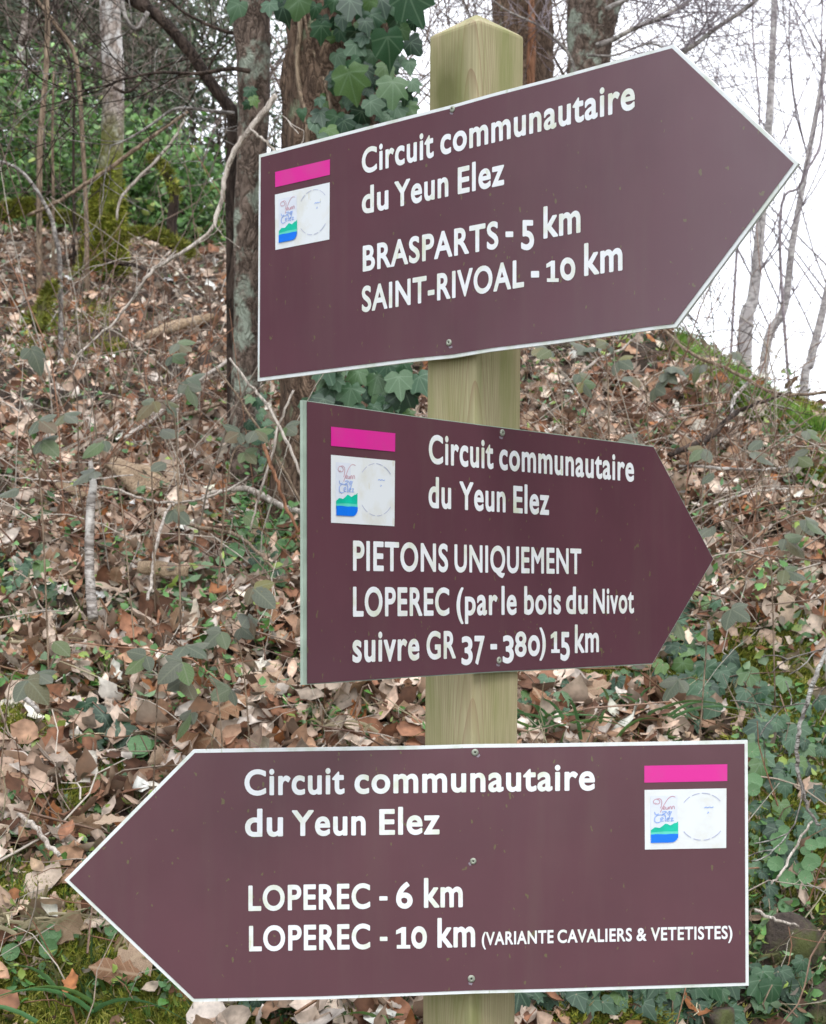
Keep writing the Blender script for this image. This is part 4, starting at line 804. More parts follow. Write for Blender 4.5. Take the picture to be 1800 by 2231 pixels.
for _ in range(115):
    px, py = rng.uniform(700, 905), rng.uniform(-250, 330) 
    ivyleaf(IVYTREE, IB, px, py, 3.70 + RU(-.03, .03), RU(30, 58), RU(-50, 50), RU(-.5, .5), RU(-.2, .8))
for _ in range(46):   # at the foot of the trunk, under the top sign
    px, py = rng.uniform(690, 925), rng.uniform(800, 920); ivyleaf(IVYTREE, IB, px, py, 3.55 + RU(-.06, .06), RU(40, 82), RU(-40, 40), RU(-.4, .4), RU(0, .9))
for _ in range(16): ivyleaf(IVYTREE, IB, rng.uniform(540, 600), rng.uniform(860, 1010), 3.62 + RU(-.05, .05), RU(24, 42), RU(-60, 60), RU(-.5, .5), RU(0, .9))

def groundivy(label, cx, cy, rx, ry, n, s0, s1, seed, lift=.05, name='ivy_plant', meshes=None, cat='ivy', group=None, hang=.0):
    r = np.random.default_rng(seed); b = gp(cx, cy); t = thing(name, label, cat, b, group); mb = MB(); meshes = meshes or IVYM
    for i in range(n):
        px, py = cx + r.uniform(-1, 1) * rx, cy + r.uniform(-1, 1) * ry; q = gp(px, py, lift * r.uniform(.3, 1.3)); v = VIEW(q); nn = gn(q[0], q[1]) * .8 + v * .8 + r.normal(0, .28, 3); nn /= np.linalg.norm(nn)
        tg = np.array([r.normal(0, .6), -.3, -1.0]); L = r.uniform(s0, s1)
        leaf(t, meshes[r.integers(0, len(meshes))], 'leaf', q, nn, ydir(nn, tg), L, b)
        if i % 2 == 0:
            g = q - [0, 0, lift]; g = g + r.normal(0, .01, 3); mb.tube([g, (g + q) / 2 + r.normal(0, .006, 3), q], .0012, 4)
    for _ in range(3):
        pts = [gp(cx + r.uniform(-1, 1) * rx, cy + r.uniform(-1, 1) * ry, .02) for _ in range(4)]; pts.sort(key=lambda q: q[0]); mb.tube(smooth_path(pts, 4), .0016, 4)
    ob('stem', mb.mesh('stem', M['vine'], b), t); return t
GI = [('ivy above the top right corner of the bottom sign, on the edge of the moss', 1560, 1540, 80, 60, 26, .026, .046, 0), ('ivy hanging beside the upper right edge of the bottom sign', 1670, 1640, 42, 95, 26, .026, .045, 1), ('dark green ivy below the right lower tip side of the middle sign', 1480, 1480, 60, 45, 20, .022, .036, 2),
      ('ivy between the middle and bottom signs, close to the post', 1180, 1570, 60, 40, 16, .020, .034, 3), ('ivy on top of the bank right under the tip of the middle sign', 1500, 1400, 60, 36, 14, .024, .038, 4), ('ivy carpet below the bottom sign, right half', 1390, 2205, 120, 40, 42, .020, .038, 5),
      ('ivy below the bottom sign, just right of the post', 1190, 2210, 70, 40, 26, .020, .036, 6), ('ivy below the bottom sign near its left arrow shoulder', 620, 2215, 80, 26, 22, .020, .036, 7), ('ivy in the bottom right corner beneath the rock', 1640, 2215, 120, 40, 30, .020, .038, 8),
      ('ivy patch at the left edge at the height of the middle sign', 50, 1285, 55, 50, 16, .028, .045, 9), ('small ivy above the upper left shoulder of the bottom sign', 215, 1625, 50, 30, 8, .034, .050, 10), ('ivy trailing beside the right edge of the bottom sign under the pennyworts', 1665, 1980, 30, 60, 12, .018, .03, 11),
      ('dark ivy spreading over the bank behind the right end of the bottom sign', 1700, 1780, 90, 90, 26, .020, .038, 13), ('ivy leaves above the rock in the face of the bank', 1720, 1900, 70, 50, 16, .020, .034, 14), ('bright ivy sprays at the bottom edge, halfway between post and corner', 1500, 2195, 90, 40, 34, .018, .034, 15), ('loose ivy under the moss at the right edge, level with the pink bars', 1770, 1640, 50, 70, 14, .022, .036, 16), ('ivy creeping through the litter above the bottom sign, right of the grass', 1330, 1530, 60, 40, 14, .02, .034, 17),
      ('ivy sprig under the left part of the middle sign, in the moss', 590, 1270, 45, 60, 12, .022, .034, 12)]
for g in GI: groundivy(g[0], *g[1:8], 900 + g[8], group='ground ivy')
groundivy('cluster of round pennywort leaves left of the middle sign', 560, 1250, 62, 70, 24, .026, .048, 950, .05, 'pennywort_plant', PENM, 'pennywort', 'pennyworts')
groundivy('pennyworts on the bank beside the lower right edge of the bottom sign', 1740, 1965, 50, 70, 20, .016, .028, 951, .06, 'pennywort_plant', PENM, 'pennywort', 'pennyworts')
groundivy('two or three pennywort leaves by the left shoulder of the bottom sign', 320, 1690, 26, 36, 3, .040, .050, 952, .05, 'pennywort_plant', PENM, 'pennywort', 'pennyworts')
groundivy('few pennywort leaves touching the right edge of the bottom sign', 1650, 1740, 22, 90, 4, .022, .034, 953, .06, 'pennywort_plant', PENM, 'pennywort', 'pennyworts')
groundivy('small round green leaves on the trunk foot above the middle sign corner', 555, 1010, 26, 30, 8, .016, .028, 954, .05, 'pennywort_plant', PENM, 'pennywort', 'pennyworts')
groundivy('lone green pennywort leaves in the bottom left moss', 60, 2120, 60, 30, 4, .020, .034, 955, .04, 'pennywort_plant', PENM, 'pennywort', 'pennyworts')
groundivy('tiny bright green seedling left of the lower left edge of the bottom sign', 245, 2045, 24, 20, 6, .014, .02, 956, .05, 'seedling', PENM, 'seedling')

# brambles: arching stem, three leaflets each
def bramble(label, pts, Y, w, leaves, seed, size=(.035, .055), group='brambles on the bank', m='vine'):
    r = np.random.default_rng(seed); p = pxpath(pts, Y); g = p[0].copy(); g[2] = gh(g[0], g[1]); p = [g] + p[1:]; b = g; sp = smooth_path(p, 5); t = thing('bramble', label, 'bramble', b, group)
    mb = MB(); mb.tube(sp, np.linspace(wpx(w, b[1]), wpx(w * .5, b[1]), len(sp)), 5, rough=.1)
    for i in range(leaves):
        j = int((i + 1) / leaves * (len(sp) - 1)); q = sp[j]; side = r.choice([-1, 1]); e = q + np.array([side * r.uniform(.02, .05), r.uniform(-.03, .02), r.uniform(-.01, .03)]); mb.tube([q, (q + e) / 2 + [0, 0, .006], e], .0009, 3)
        n = np.array([r.normal(0, .4), -.75, .8]) + r.normal(0, .15, 3); n /= np.linalg.norm(n)
        for da in (0, 1.15, -1.15)[: 3 if r.uniform() < .75 else 1]:
            L = r.uniform(*size) * (1 if da == 0 else .8); tg = np.array([side * .7, -.3, -.6]); leaf(t, BRAM[r.integers(0, 6)], 'leaf', e, n, ydir(n, tg) + da, L, b)
    ob('stem', mb.mesh('stem', M[m], b), t); return t
BR = [('bramble with large grey green leaves at the left edge, highest on the left', [(-30, 1000), (-10, 900), (10, 800), (20, 760)], 2.75, 6, 3), ('bramble with drooping three part leaves, left edge beside the middle of the litter', [(110, 1180), (90, 1080), (70, 980), (60, 930), (90, 900)], 2.9, 5, 4),
      ('bramble with a single large dark leaf hanging left of the middle sign', [(300, 1180), (265, 1100), (245, 1040), (250, 990)], 3.0, 4, 2), ('bramble with tall grey leaves left of the lichen trunk foot', [(395, 1080), (385, 960), (365, 880), (340, 790), (350, 760)], 3.1, 5, 5),
      ('bramble with upright brownish stem and paired leaves in the left middle', [(340, 1150), (330, 1000), (325, 900), (375, 840)], 3.3, 5, 4), ('low bramble with dull leaves under the left edge of the top sign', [(470, 1120), (500, 1020), (540, 960), (580, 930)], 3.3, 5, 5),
      ('bramble with grey green leaves in the litter left of the middle sign bottom', [(560, 1560), (530, 1450), (500, 1380), (480, 1340), (520, 1300)], 2.6, 4, 5), ('bramble with flat green leaflets above the bottom sign, left half', [(330, 1560), (345, 1480), (350, 1430), (380, 1420)], 2.55, 4, 2),
      ('bramble with drooping leaves above the upper edge of the bottom sign', [(500, 1640), (480, 1560), (460, 1480), (440, 1500)], 2.5, 4, 3), ('bramble with dull purple leaves at the left edge above the moss', [(-10, 1560), (20, 1500), (50, 1460), (75, 1440)], 2.5, 4, 3),
      ('bramble with yellowish leaves right of the post below the top sign', [(1230, 960), (1225, 880), (1215, 800), (1240, 760)], 3.6, 5, 5), ('bramble with grey hanging leaves under the top sign, right of the post', [(1330, 900), (1325, 830), (1320, 770), (1345, 740)], 3.8, 5, 5),
      ('bramble with one yellow brown leaf on the bank crest', [(1560, 900), (1555, 840), (1552, 800), (1575, 790)], 4.3, 4, 3), ('bramble with purple and green leaves between top and middle signs', [(1420, 930), (1410, 880), (1405, 830), (1440, 815)], 3.9, 4, 5),
      ('bramble with pale leaves right of the middle sign shoulder', [(1600, 1130), (1590, 1070), (1570, 1010), (1610, 990)], 3.4, 4, 4), ('bramble with brownish leaves at the right edge of the bank', [(1730, 1120), (1720, 1050), (1690, 990), (1740, 960)], 3.6, 4, 4),
      ('bramble with grey green leaves right of the tip of the middle sign', [(1690, 1290), (1680, 1230), (1660, 1170), (1700, 1150)], 3.0, 4, 3), ('bramble with dusty leaves below the tip of the middle sign', [(1520, 1440), (1540, 1390), (1530, 1350), (1500, 1340)], 2.8, 4, 4)]
for i, (lb, pts, Y, w, n) in enumerate(BR): bramble(lb, pts, Y, w, n, 970 + i)

# grass: each tuft a thing, each long blade a part
def grass(label, cx, cy, n, L, seed, spread=40, col=None, Y=None, w=.0028):
    r = np.random.default_rng(seed); b = gp(cx, cy) if Y is None else P(cx, cy, Y); t = thing('grass_tuft', label, 'grass', b, 'grass tufts')
    for i in range(n):
        s = np.array([r.normal(0, spread) / F * b[1], r.normal(0, .03), 0]); a = r.uniform(-1, 1); d = np.array([a * 1.2, r.uniform(-.9, -.2), 1.0]); d /= np.linalg.norm(d); l = L * r.uniform(.6, 1.15); pts = []
        for k in range(8):
            f = k / 7; pts.append(s + d * l * f + np.array([a * .25 * l * f * f, -.15 * l * f * f, -.55 * l * f * f]))
        pts = np.array(pts); sd = np.cross(d, VIEW(b)); sd /= np.linalg.norm(sd); V = []; 
        for k in range(8): ww = w * (1 - (k / 7) ** 2.2) + .0003; V += [pts[k] - sd * ww, pts[k] + VIEW(b) * ww * .5, pts[k] + sd * ww]
        Fa = [(3*k+j, 3*k+j+1, 3*k+4+j, 3*k+3+j) for k in range(7) for j in (0, 1)]
        c = np.array(col or [(.08, .20, .07), (.11, .24, .09), (.10, .19, .05)][r.integers(0, 3)]) * r.uniform(.8, 1.2); ob('blade', mesh_np('blade', V, Fa, M['grass'], tint=np.tile(c, (len(V), 1)), smooth=True), t)
DRYG = (.46, .40, .26)
for i, g in enumerate([('tuft of long green grass right of the post between middle and bottom signs', 1200, 1610, 18, .19, 60), ('dry straw grass bent over the leaves between the middle and bottom signs', 1270, 1580, 16, .11, 40, DRYG), ('green grass tuft standing under the right end of the middle sign', 1400, 1570, 14, .17, 60),
      ('withered grass tuft at the left edge beside the tip of the bottom sign', 50, 2010, 26, .13, 50, DRYG), ('grass with one long arching blade below the left side of the bottom sign', 230, 2200, 6, .20, 40), ('straw coloured grass hanging on the bank at right of the middle sign', 1640, 1300, 18, .16, 30, DRYG),
      ('thin green blades on the crest of the bank at right', 1730, 960, 7, .14, 50), ('dry grass tuft in the litter at the left edge', 60, 1420, 16, .12, 46, DRYG), ('sparse grass at the lower edge beside the post', 700, 2240, 8, .12, 120), ('green blades in the litter under the bramble leaves', 130, 1480, 5, .09, 40),
      ('pale straw tuft left of the post above the bottom sign', 740, 1600, 14, .10, 60, DRYG), ('dry grass above the moss on the right edge', 1740, 1480, 12, .14, 50, DRYG)]):
    grass(g[0], g[1], g[2], g[3], g[4], 990 + i, g[5], g[6] if len(g) > 6 else None)
# one long arching blade in the foreground
mb = MB()
# fine stems all over the bank
def stems(name, label, n, x0, x1, y0, y1, seed, L, cols, lean=(0, 0), r0=(.0009, .0022), par=None):
    r = np.random.default_rng(seed); mb = MB(); pts, ok = hits(r.uniform(x0, x1, n), r.uniform(y0, y1, n)); pts = pts[ok]; b = pts[0].copy()
    for q in pts:
        d = np.array([r.normal(lean[0], .7), r.normal(-.2, .4), abs(r.normal(lean[1] + .6, .5)) + .05]); d /= np.linalg.norm(d); l = r.uniform(*L); p = [q]
        for k in range(5): d = d + r.normal(0, .13, 3) - [0, 0, .09]; p.append(p[-1] + d / np.linalg.norm(d) * l / 5)
        R = r.uniform(*r0); mb.tube(np.array(p), np.linspace(R, R * .5, 6), 4, np.array(cols[r.integers(0, len(cols))]) * r.uniform(.7, 1.25), cap=False)
        if r.uniform() < .5:
            k = r.integers(2, 5); e = p[k] + r.normal(0, .5, 3) * l * .4; mb.tube([p[k], (p[k] + e) / 2 + r.normal(0, .01, 3), e], R * .5, 3, cols[r.integers(0, len(cols))], cap=False)
    return ob(name, mb.mesh(name, M['twig'], b, usetint=True), None, label, 'stems', None, 'stuff', tuple(float(v) for v in b))
TW = [(.30, .22, .17), (.42, .36, .30), (.20, .12, .09), (.25, .13, .08), (.50, .45, .38)]
stems('undergrowth_stems', 'tangle of thin brown and grey stems over the litter on the left bank', 290, -40, 600, 560, 1300, 31, (.15, .6), TW)
stems('undergrowth_stems', 'thin stems and straws over the litter between the signs', 130, 560, 1000, 800, 1650, 32, (.10, .4), TW)
stems('undergrowth_stems', 'thin reddish and grey stems on the bank right of the post', 290, 1130, 1820, 740, 1360, 33, (.15, .6), TW)
stems('undergrowth_stems', 'short straws and twigs on the lower bank', 330, -20, 1820, 1350, 2230, 34, (.06, .22), TW + [(.5, .45, .3)], r0=(.0007, .0016))

# ------------------------------------------------------------------ the post
def post():
    """square post set corner-on: one arris towards the camera, the boards screwed to its two near faces and to the arris"""
    def at(px, py, z): return P(px, py, z)
    z0, z1 = 1.694, 1.724; L0, R0 = at(935.6, 80, z0), at(1142, 80, z0); L1, R1 = at(920.5, 2180, z1), at(1123.5, 2180, z1)
    zt = (L0[2] + R0[2]) / 2; L0[2] = R0[2] = zt; L1[2] = R1[2] = L1[2]
    k = (EYE - 1.25 - L1[2]) / (L0[2] - L1[2]); Lb = L1 + (L0 - L1) * k; Rb = R1 + (R0 - R1) * k
    ring = lambda l, r: [(l + r) / 2 + [0, -np.linalg.norm(r - l) / 2, 0], r, (l + r) / 2 + [0, np.linalg.norm(r - l) / 2, 0], l]
    base = (Lb + Rb) / 2; base[2] = EYE - .95; bm = bmesh.new()
    a = [bm.verts.new(p - base) for p in ring(Lb, Rb)]; b = [bm.verts.new(p - base) for p in ring(L0, R0)]; tip = bm.verts.new((L0 + R0) / 2 + [0, 0, .024] - base)
    bm.faces.new(a)
    for i in range(4): j = (i + 1) % 4; bm.faces.new((a[i], a[j], b[j], b[i])); bm.faces.new((b[i], b[j], tip))
    bmesh.ops.bevel(bm, geom=[e for e in bm.edges], offset=.0030, segments=2, profile=.6, affect='EDGES')
    bmesh.ops.recalc_face_normals(bm, faces=bm.faces)
    me = bpy.data.meshes.new('sign_post'); bm.to_mesh(me); bm.free(); me.materials.append(M['post'])
    return ob('sign_post', me, None, 'square greenish pine post set corner-on, with a pointed top, carrying three brown signs', 'post', None, None, tuple(base))
post_o = post()
POSTZ = post_o.location.z

# ------------------------------------------------------------------ the signs
class Sign:
    """a board that stands where the photograph shows it: st = stations (x top, y top, x bottom, y bottom, distance)"""
    def __init__(s, st, tip, inset, tipside):
        s.tip = tip; s.inset = inset; s.side = tipside; x = np.array([(q[0] + q[2]) / 2 for q in st]); z = np.array([q[4] for q in st])
        o = np.argsort(x); s.x = x[o]; s.iz = np.polyfit(x, 1 / z, 2); s.xm = x.mean(); s.st = [st[i] for i in o]
        s.xa, s.xb = s.x[0], s.x[-1]
    def z(s, px):
        c = np.clip(px, s.xa, s.xb); a, b, _ = s.iz; return 1 / (np.polyval(s.iz, c) + (2 * a * c + b) * (px - c))
    def nrm(s, px):
        p0, p1 = P(px - 4, HY, float(s.z(px - 4))), P(px + 4, HY, float(s.z(px + 4))); t = p1 - p0; n = np.array([t[1], -t[0], 0]); n /= np.linalg.norm(n); return n if n[1] < 0 else -n
    def pt(s, px, py, off=0): return P(px, py, float(s.z(px))) + s.nrm(px) * off
    def px_at(s, px, py, off): return s.pt(px, py, off)
    def edges(s):
        """dense outline in pixels: top polyline and bottom polyline between square end and shoulder"""
        T = [(q[0], q[1]) for q in s.st]; B = [(q[2], q[3]) for q in s.st]; return T, B
    def poly(s, ins):
        """corner polygon moved in by (end, top, bottom, tip) pixels; edges keep their measured bow"""
        T, B = s.edges(); e, t, b, p = ins
        if s.side == 'R': C = [T[0], T[-1], s.tip, B[-1], B[0]]; w = [t, p, p, b, e]
        else: C = [T[-1], T[0], s.tip, B[0], B[-1]]; w = [t, p, p, b, e]
        C = [np.array(c, float) for c in C]; cen = sum(C) / 5; L = []
        for i in range(5):
            a, c = C[i], C[(i+1) % 5]; d = (c - a) / np.linalg.norm(c - a); n = np.array([-d[1], d[0]]); n = n if np.dot(cen - a, n) > 0 else -n; L.append((a + n * w[i], d))
        R = []
        for i in range(5):
            (a, d), (c, g) = L[i-1], L[i]; k = np.linalg.solve(np.array([d, -g]).T, c - a); R.append(a + d * k[0])
        return R
    def build(s, name, ins, off, m, parent, base, thick=0.0, ncol=72):
        R = s.poly(ins); T, B = s.edges(); Tx = np.array(T); Bx = np.array(B)
        dev = lambda A, x: np.interp(x, A[:, 0], A[:, 1]) - (A[0, 1] + (A[-1, 1] - A[0, 1]) * (x - A[0, 0]) / (A[-1, 0] - A[0, 0]))
        sh_t, tip, sh_b, e_b, e_t = R[1], R[2], R[3], R[4], R[0]
        V = []; Fr = []
        for i in range(ncol + 1):                       # body
            f = i / ncol; tx = e_t + (sh_t - e_t) * f; bx = e_b + (sh_b - e_b) * f; ty = tx[1] + float(dev(Tx, np.clip(tx[0], Tx[0, 0], Tx[-1, 0]))); by = bx[1] + float(dev(Bx, np.clip(bx[0], Bx[0, 0], Bx[-1, 0])))
            V.append([(tx[0] + (bx[0] - tx[0]) * g / 6, ty + (by - ty) * g / 6) for g in range(7)])
        for i in range(1, 15):                          # arrow head
            f = i / 14; a = sh_t + (tip - sh_t) * f; b = sh_b + (tip - sh_b) * f; V.append([tuple(a + (b - a) * g / 6) for g in range(7)])
        nc = len(V); pts = np.array([s.pt(x, y, off) for col in V for x, y in col]) - base; Fa = [(i*7+j, i*7+j+1, (i+1)*7+j+1, (i+1)*7+j) for i in range(nc-1) for j in range(6)]
        if thick:
            bk = np.array([s.pt(x, y, off - thick) for col in V for x, y in col]) - base; n0 = len(pts); pts = np.vstack([pts, bk]); Fa += [(a+n0, d+n0, c+n0, b+n0) for a, b, c, d in [f for f in Fa]]
            for i in range(nc-1):
                Fa.append((i*7, (i+1)*7, (i+1)*7+n0, i*7+n0)); Fa.append(((i+1)*7+6, i*7+6, i*7+6+n0, (i+1)*7+6+n0))
            for j in range(6): Fa.append((j+1, j, j+n0, j+1+n0))
        me = mesh_np(name, pts, Fa, m); bm = bmesh.new(); bm.from_mesh(me); bmesh.ops.remove_doubles(bm, verts=bm.verts, dist=1e-6); bmesh.ops.recalc_face_normals(bm, faces=bm.faces)
        if not thick:
            for f in bm.faces:
                pass
        bm.to_mesh(me); bm.free(); return ob(name, me, parent)
    def flat(s, name, polys, off, m, parent, base, sub=0):
        """flat print: polygons given in photo pixels, laid on the board"""
        V = []; Fa = []
        for pl in polys:
            n = len(V); V += [s.pt(x, y, off) - base for x, y in pl]; Fa.append(tuple(range(n, n + len(pl))))
        return ob(name, mesh_np(name, np.array(V), Fa, m), parent)
    def lines(s, name, lines, w, off, m, parent, base, k=4):
        """thin printed strokes of width w pixels"""
        V = []; Fa = []
        for ln in lines:
            p = smooth_path(np.array([(x, y, 0) for x, y in ln]), k)[:, :2]; d = np.gradient(p, axis=0); d /= np.linalg.norm(d, axis=1)[:, None] + 1e-9; q = np.stack([-d[:, 1], d[:, 0]], 1) * w / 2; n = len(V)
            for a, b in zip(p + q, p - q): V += [s.pt(*a, off) - base, s.pt(*b, off) - base]
            Fa += [(n+2*i, n+2*i+1, n+2*i+3, n+2*i+2) for i in range(len(p) - 1)]
        return ob(name, mesh_np(name, np.array(V), Fa, m), parent)

_tc = {}
from mathutils.geometry import delaunay_2d_cdt
def _outline(txt):
    """outline segments of a text in the built-in font"""
    c = bpy.data.curves.new('t', 'FONT'); c.body = txt; c.resolution_u = 6; c.fill_mode = 'NONE'
    o = bpy.data.objects.new('t', c); COL.objects.link(o); dg = bpy.context.evaluated_depsgraph_get(); me = bpy.data.meshes.new_from_object(o.evaluated_get(dg))
    V = np.array([v.co[:2] for v in me.vertices]); E_ = np.array([tuple(e.vertices) for e in me.edges])
    bpy.data.objects.remove(o); bpy.data.curves.remove(c); bpy.data.meshes.remove(me); return V, E_
_hx = _outline('H')[0][:, 0].min()
def _simplify(p, tol):
    if len(p) < 4: return p
    def dp(a, b):
        d = p[b] - p[a]; L = np.linalg.norm(d) + 1e-12; q = p[a+1:b] - p[a]; h = np.abs(d[0] * q[:, 1] - d[1] * q[:, 0]) / L if np.linalg.norm(d) > 1e-9 else np.linalg.norm(q, axis=1)
        if b - a < 2 or h.max() < tol: return [b]
        k = a + 1 + int(h.argmax()); return dp(a, k) + dp(k, b)
    n = len(p); far = int(np.linalg.norm(p - p[0], axis=1).argmax()); idx = [0] + dp(0, far)
    p2 = np.vstack([p, p[:1]]); pp_ = p; p = p2
    def dp2(a, b):
        d = p[b] - p[a]; L = np.linalg.norm(d) + 1e-12; q = p[a+1:b] - p[a]
        if b - a < 2: return [b]
        h = np.abs(d[0] * q[:, 1] - d[1] * q[:, 0]) / L
        if h.max() < tol: return [b]
        k = a + 1 + int(h.argmax()); return dp2(a, k) + dp2(k, b)
    idx = [0] + dp2(0, far) + dp2(far, n); return p[idx[:-1]]
def glyph(ch, bold=.026):
    """one letter: thickened evenly through its distance field, outlined, filled; with its advance"""
    if ch in _tc: return _tc[ch]
    V, E_ = _outline(ch); adv = _outline(ch + 'H')[0]; # the H that follows shows the advance
    hw = _outline('H')[0]; adv = adv[:, 0].max() - hw[:, 0].max(); st = .0085; lo = V.min(0) - bold - 3 * st; hi = V.max(0) + bold + 3 * st
    gx = np.arange(lo[0], hi[0], st); gy = np.arange(lo[1], hi[1], st); X, Y = np.meshgrid(gx, gy); Q = np.stack([X.ravel(), Y.ravel()], -1)
    a, b = V[E_[:, 0]], V[E_[:, 1]]; D = np.full(len(Q), 9.); C = np.zeros(len(Q), int)
    for p, q in zip(a, b):
        d = q - p; t = np.clip(((Q - p) @ d) / (d @ d + 1e-12), 0, 1); D = np.minimum(D, np.hypot(*(Q - p - t[:, None] * d).T))
        if p[1] != q[1]:
            m = (p[1] > Q[:, 1]) != (q[1] > Q[:, 1]); C += m & (Q[:, 0] < (q[0] - p[0]) * (Q[:, 1] - p[1]) / (q[1] - p[1]) + p[0])
    S = (np.where(C % 2 == 1, -D, D) - bold).reshape(X.shape); nxt = {}
    def cr(i0, j0, i1, j1): f = S[i0, j0] / (S[i0, j0] - S[i1, j1]); return (gx[j0] + (gx[j1] - gx[j0]) * f, gy[i0] + (gy[i1] - gy[i0]) * f)
    I = S < 0; cells = np.argwhere((I[:-1, :-1].astype(int) + I[1:, :-1] + I[:-1, 1:] + I[1:, 1:]) % 4 != 0)
    for i, j in cells:
        cs = [(i, j), (i, j+1), (i+1, j+1), (i+1, j)]; es = []
        for k in range(4):
            u, v = cs[k], cs[(k+1) % 4]
            if I[u] != I[v]: e = tuple(sorted((u, v))); es.append((e, cr(*e[0], *e[1]), I[u]))
        ins = [e for e in es if e[2]]; outs = [e for e in es if not e[2]]   # leaving the inside, entering it
        if len(ins) == 1: nxt[ins[0][0]] = (outs[0][0], ins[0][1])
        elif len(ins) == 2:
            for k in range(4):
                if es[k][2]: nxt[es[k][0]] = (es[(k+1) % 4][0], es[k][1])
    loops = []
    while nxt:
        k0 = next(iter(nxt)); k = k0; L = []
        while k in nxt: n_, p = nxt.pop(k); L.append(p); k = n_
        if len(L) > 8: loops.append(_simplify(np.array(L), .0028))
    VV = np.concatenate(loops); ed = []; n0 = 0
    for L in loops: ed += [(n0 + i, n0 + (i + 1) % len(L)) for i in range(len(L))]; n0 += len(L)
    res = delaunay_2d_cdt([Vector(q) for q in VV], ed, [], 0, 1e-6); VV = np.array([tuple(q) for q in res[0]]); tri = []
    def inside(x, y):
        c = False
        for L in loops:
            a = L; b = np.roll(L, -1, axis=0); m = (a[:, 1] > y) != (b[:, 1] > y); xx = (b[m, 0] - a[m, 0]) * (y - a[m, 1]) / (b[m, 1] - a[m, 1]) + a[m, 0]; c ^= bool((x < xx).sum() % 2)
        return c
    for t in res[2]:
        if inside(*VV[list(t)].mean(0)): tri.append(tuple(t))
    _tc[ch] = (VV, tri, adv); return _tc[ch]
LOW = 1.085            # lower case stands a little taller than in the built-in font
def glyphs(txt, track=.045):
    pen = 0; V = []; Fa = []; n = 0
    for ch in txt:
        g, f, adv = glyph(ch); g = g.copy()
        if ch.islower() and len(txt) > 0 and ch not in 'p': g[:, 1] *= LOW
        V.append(g + [pen, 0]); Fa += [tuple(i + n for i in t) for t in f]; n += len(g); pen += adv + track
    return np.concatenate(V), Fa
_cap = glyphs('E')[0][:, 1].max(); _base = glyphs('E')[0][:, 1].min()
ONE = (np.array([(.30, 0), (.62, 0), (.62, .12), (.54, .12), (.54, 1), (.42, 1), (.18, .84), (.18, .70), (.37, .77), (.37, .12), (.30, .12)]), [tuple(range(11))])
ONE = (np.array([(.12, 0), (.88, 0), (.88, .17), (.64, .17), (.64, 1), (.42, 1), (.08, .84), (.08, .66), (.36, .74), (.36, .17), (.12, .17)]), [tuple(range(11))])
def text(sg, parent, base, words, m=None, off=.0011, cap=.0278, name='lettering'):
    """words: (text, x0, y0, x1, y1) baseline in photo pixels, or (text, x0, x1, ytop, ybottom, 'box')"""
    AV = []; AF = []; n = 0
    for w in words:
        if w[-1] == 'box':
            t, x0, x1, yt, yb, _ = w; V, Fa = ONE if t == '1' else glyphs(t); a, b = V.min(0), V.max(0); u = (V - a) / (b - a)
            Q = np.array([sg.pt(x0 + (x1 - x0) * i, yb + (yt - yb) * j, off) for i, j in u])
        else:
            t, x0, y0, x1, y1 = w[:5]; cp = w[5] if len(w) > 5 else cap; V, Fa = glyphs(t); a, b = V[:, 0].min(), V[:, 0].max(); Q = []
            # equal steps along the board, not along the picture
            gx = np.linspace(x0, x1, 25); G = np.array([P(g, HY, float(sg.z(g))) for g in gx]); al = np.concatenate([[0], np.cumsum(np.linalg.norm(np.diff(G, axis=0), axis=1))]); al /= al[-1]
            for i, j in V:
                f = (i - a) / (b - a); px = float(np.interp(f, al, gx)); py = y0 + (y1 - y0) * (px - x0) / (x1 - x0); q = sg.pt(px, py, off); q[2] += (j - _base) / (_cap - _base) * cp; Q.append(q)
            Q = np.array(Q)
        AV.append(Q - base); AF += [tuple(k + n for k in f) for f in Fa]; n += len(Q)
    return ob(name, mesh_np(name, np.concatenate(AV), AF, m or M['letter']), parent)

def screw(sg, parent, base, px, py, r):
    z = float(sg.z(px)); R = r / F * z; n = Vector(sg.nrm(px)); c = sg.pt(px, py, .0008); rot = Vector((0, 0, 1)).rotation_difference(n).to_matrix()
    V = []; Fa = []; N = 14
    prof = [(1.0, 0), (1.0, .12), (.86, .30), (.5, .36), (.30, .34), (.26, .12)]
    for rr, h in prof: V += [np.array(rot @ Vector((math.cos(2*math.pi*i/N) * rr * R, math.sin(2*math.pi*i/N) * rr * R, h * R))) + c - base for i in range(N)]
    for q in range(len(prof) - 1): Fa += [(q*N+i, q*N+(i+1) % N, (q+1)*N+(i+1) % N, (q+1)*N+i) for i in range(N)]
    o = ob('screw', mesh_np('screw', np.array(V), Fa, M['screw'], smooth=True), parent)
    V2 = [np.array(rot @ Vector((math.cos(2*math.pi*i/6) * .30 * R, math.sin(2*math.pi*i/6) * .30 * R, .13 * R))) + c - base for i in range(6)]
    ob('screw_socket', mesh_np('screw_socket', np.array(V2), [tuple(range(6))], M['screwhole']), o)
    # the print is scuffed round the screw
    th = [RU(3.4, 5.9) for _ in range(2)]
    for k, a in enumerate(th):
        pl = [(px + math.cos(a + d) * r * q, py - math.sin(a + d) * r * q) for d, q in ((-.5, 1.25), (-.2, 1.7), (.25, 1.75), (.5, 1.3), (0, 1.12))]
        if k == 0: sg.flat('scuff', [pl], .0009, M['scuff'], parent, base)

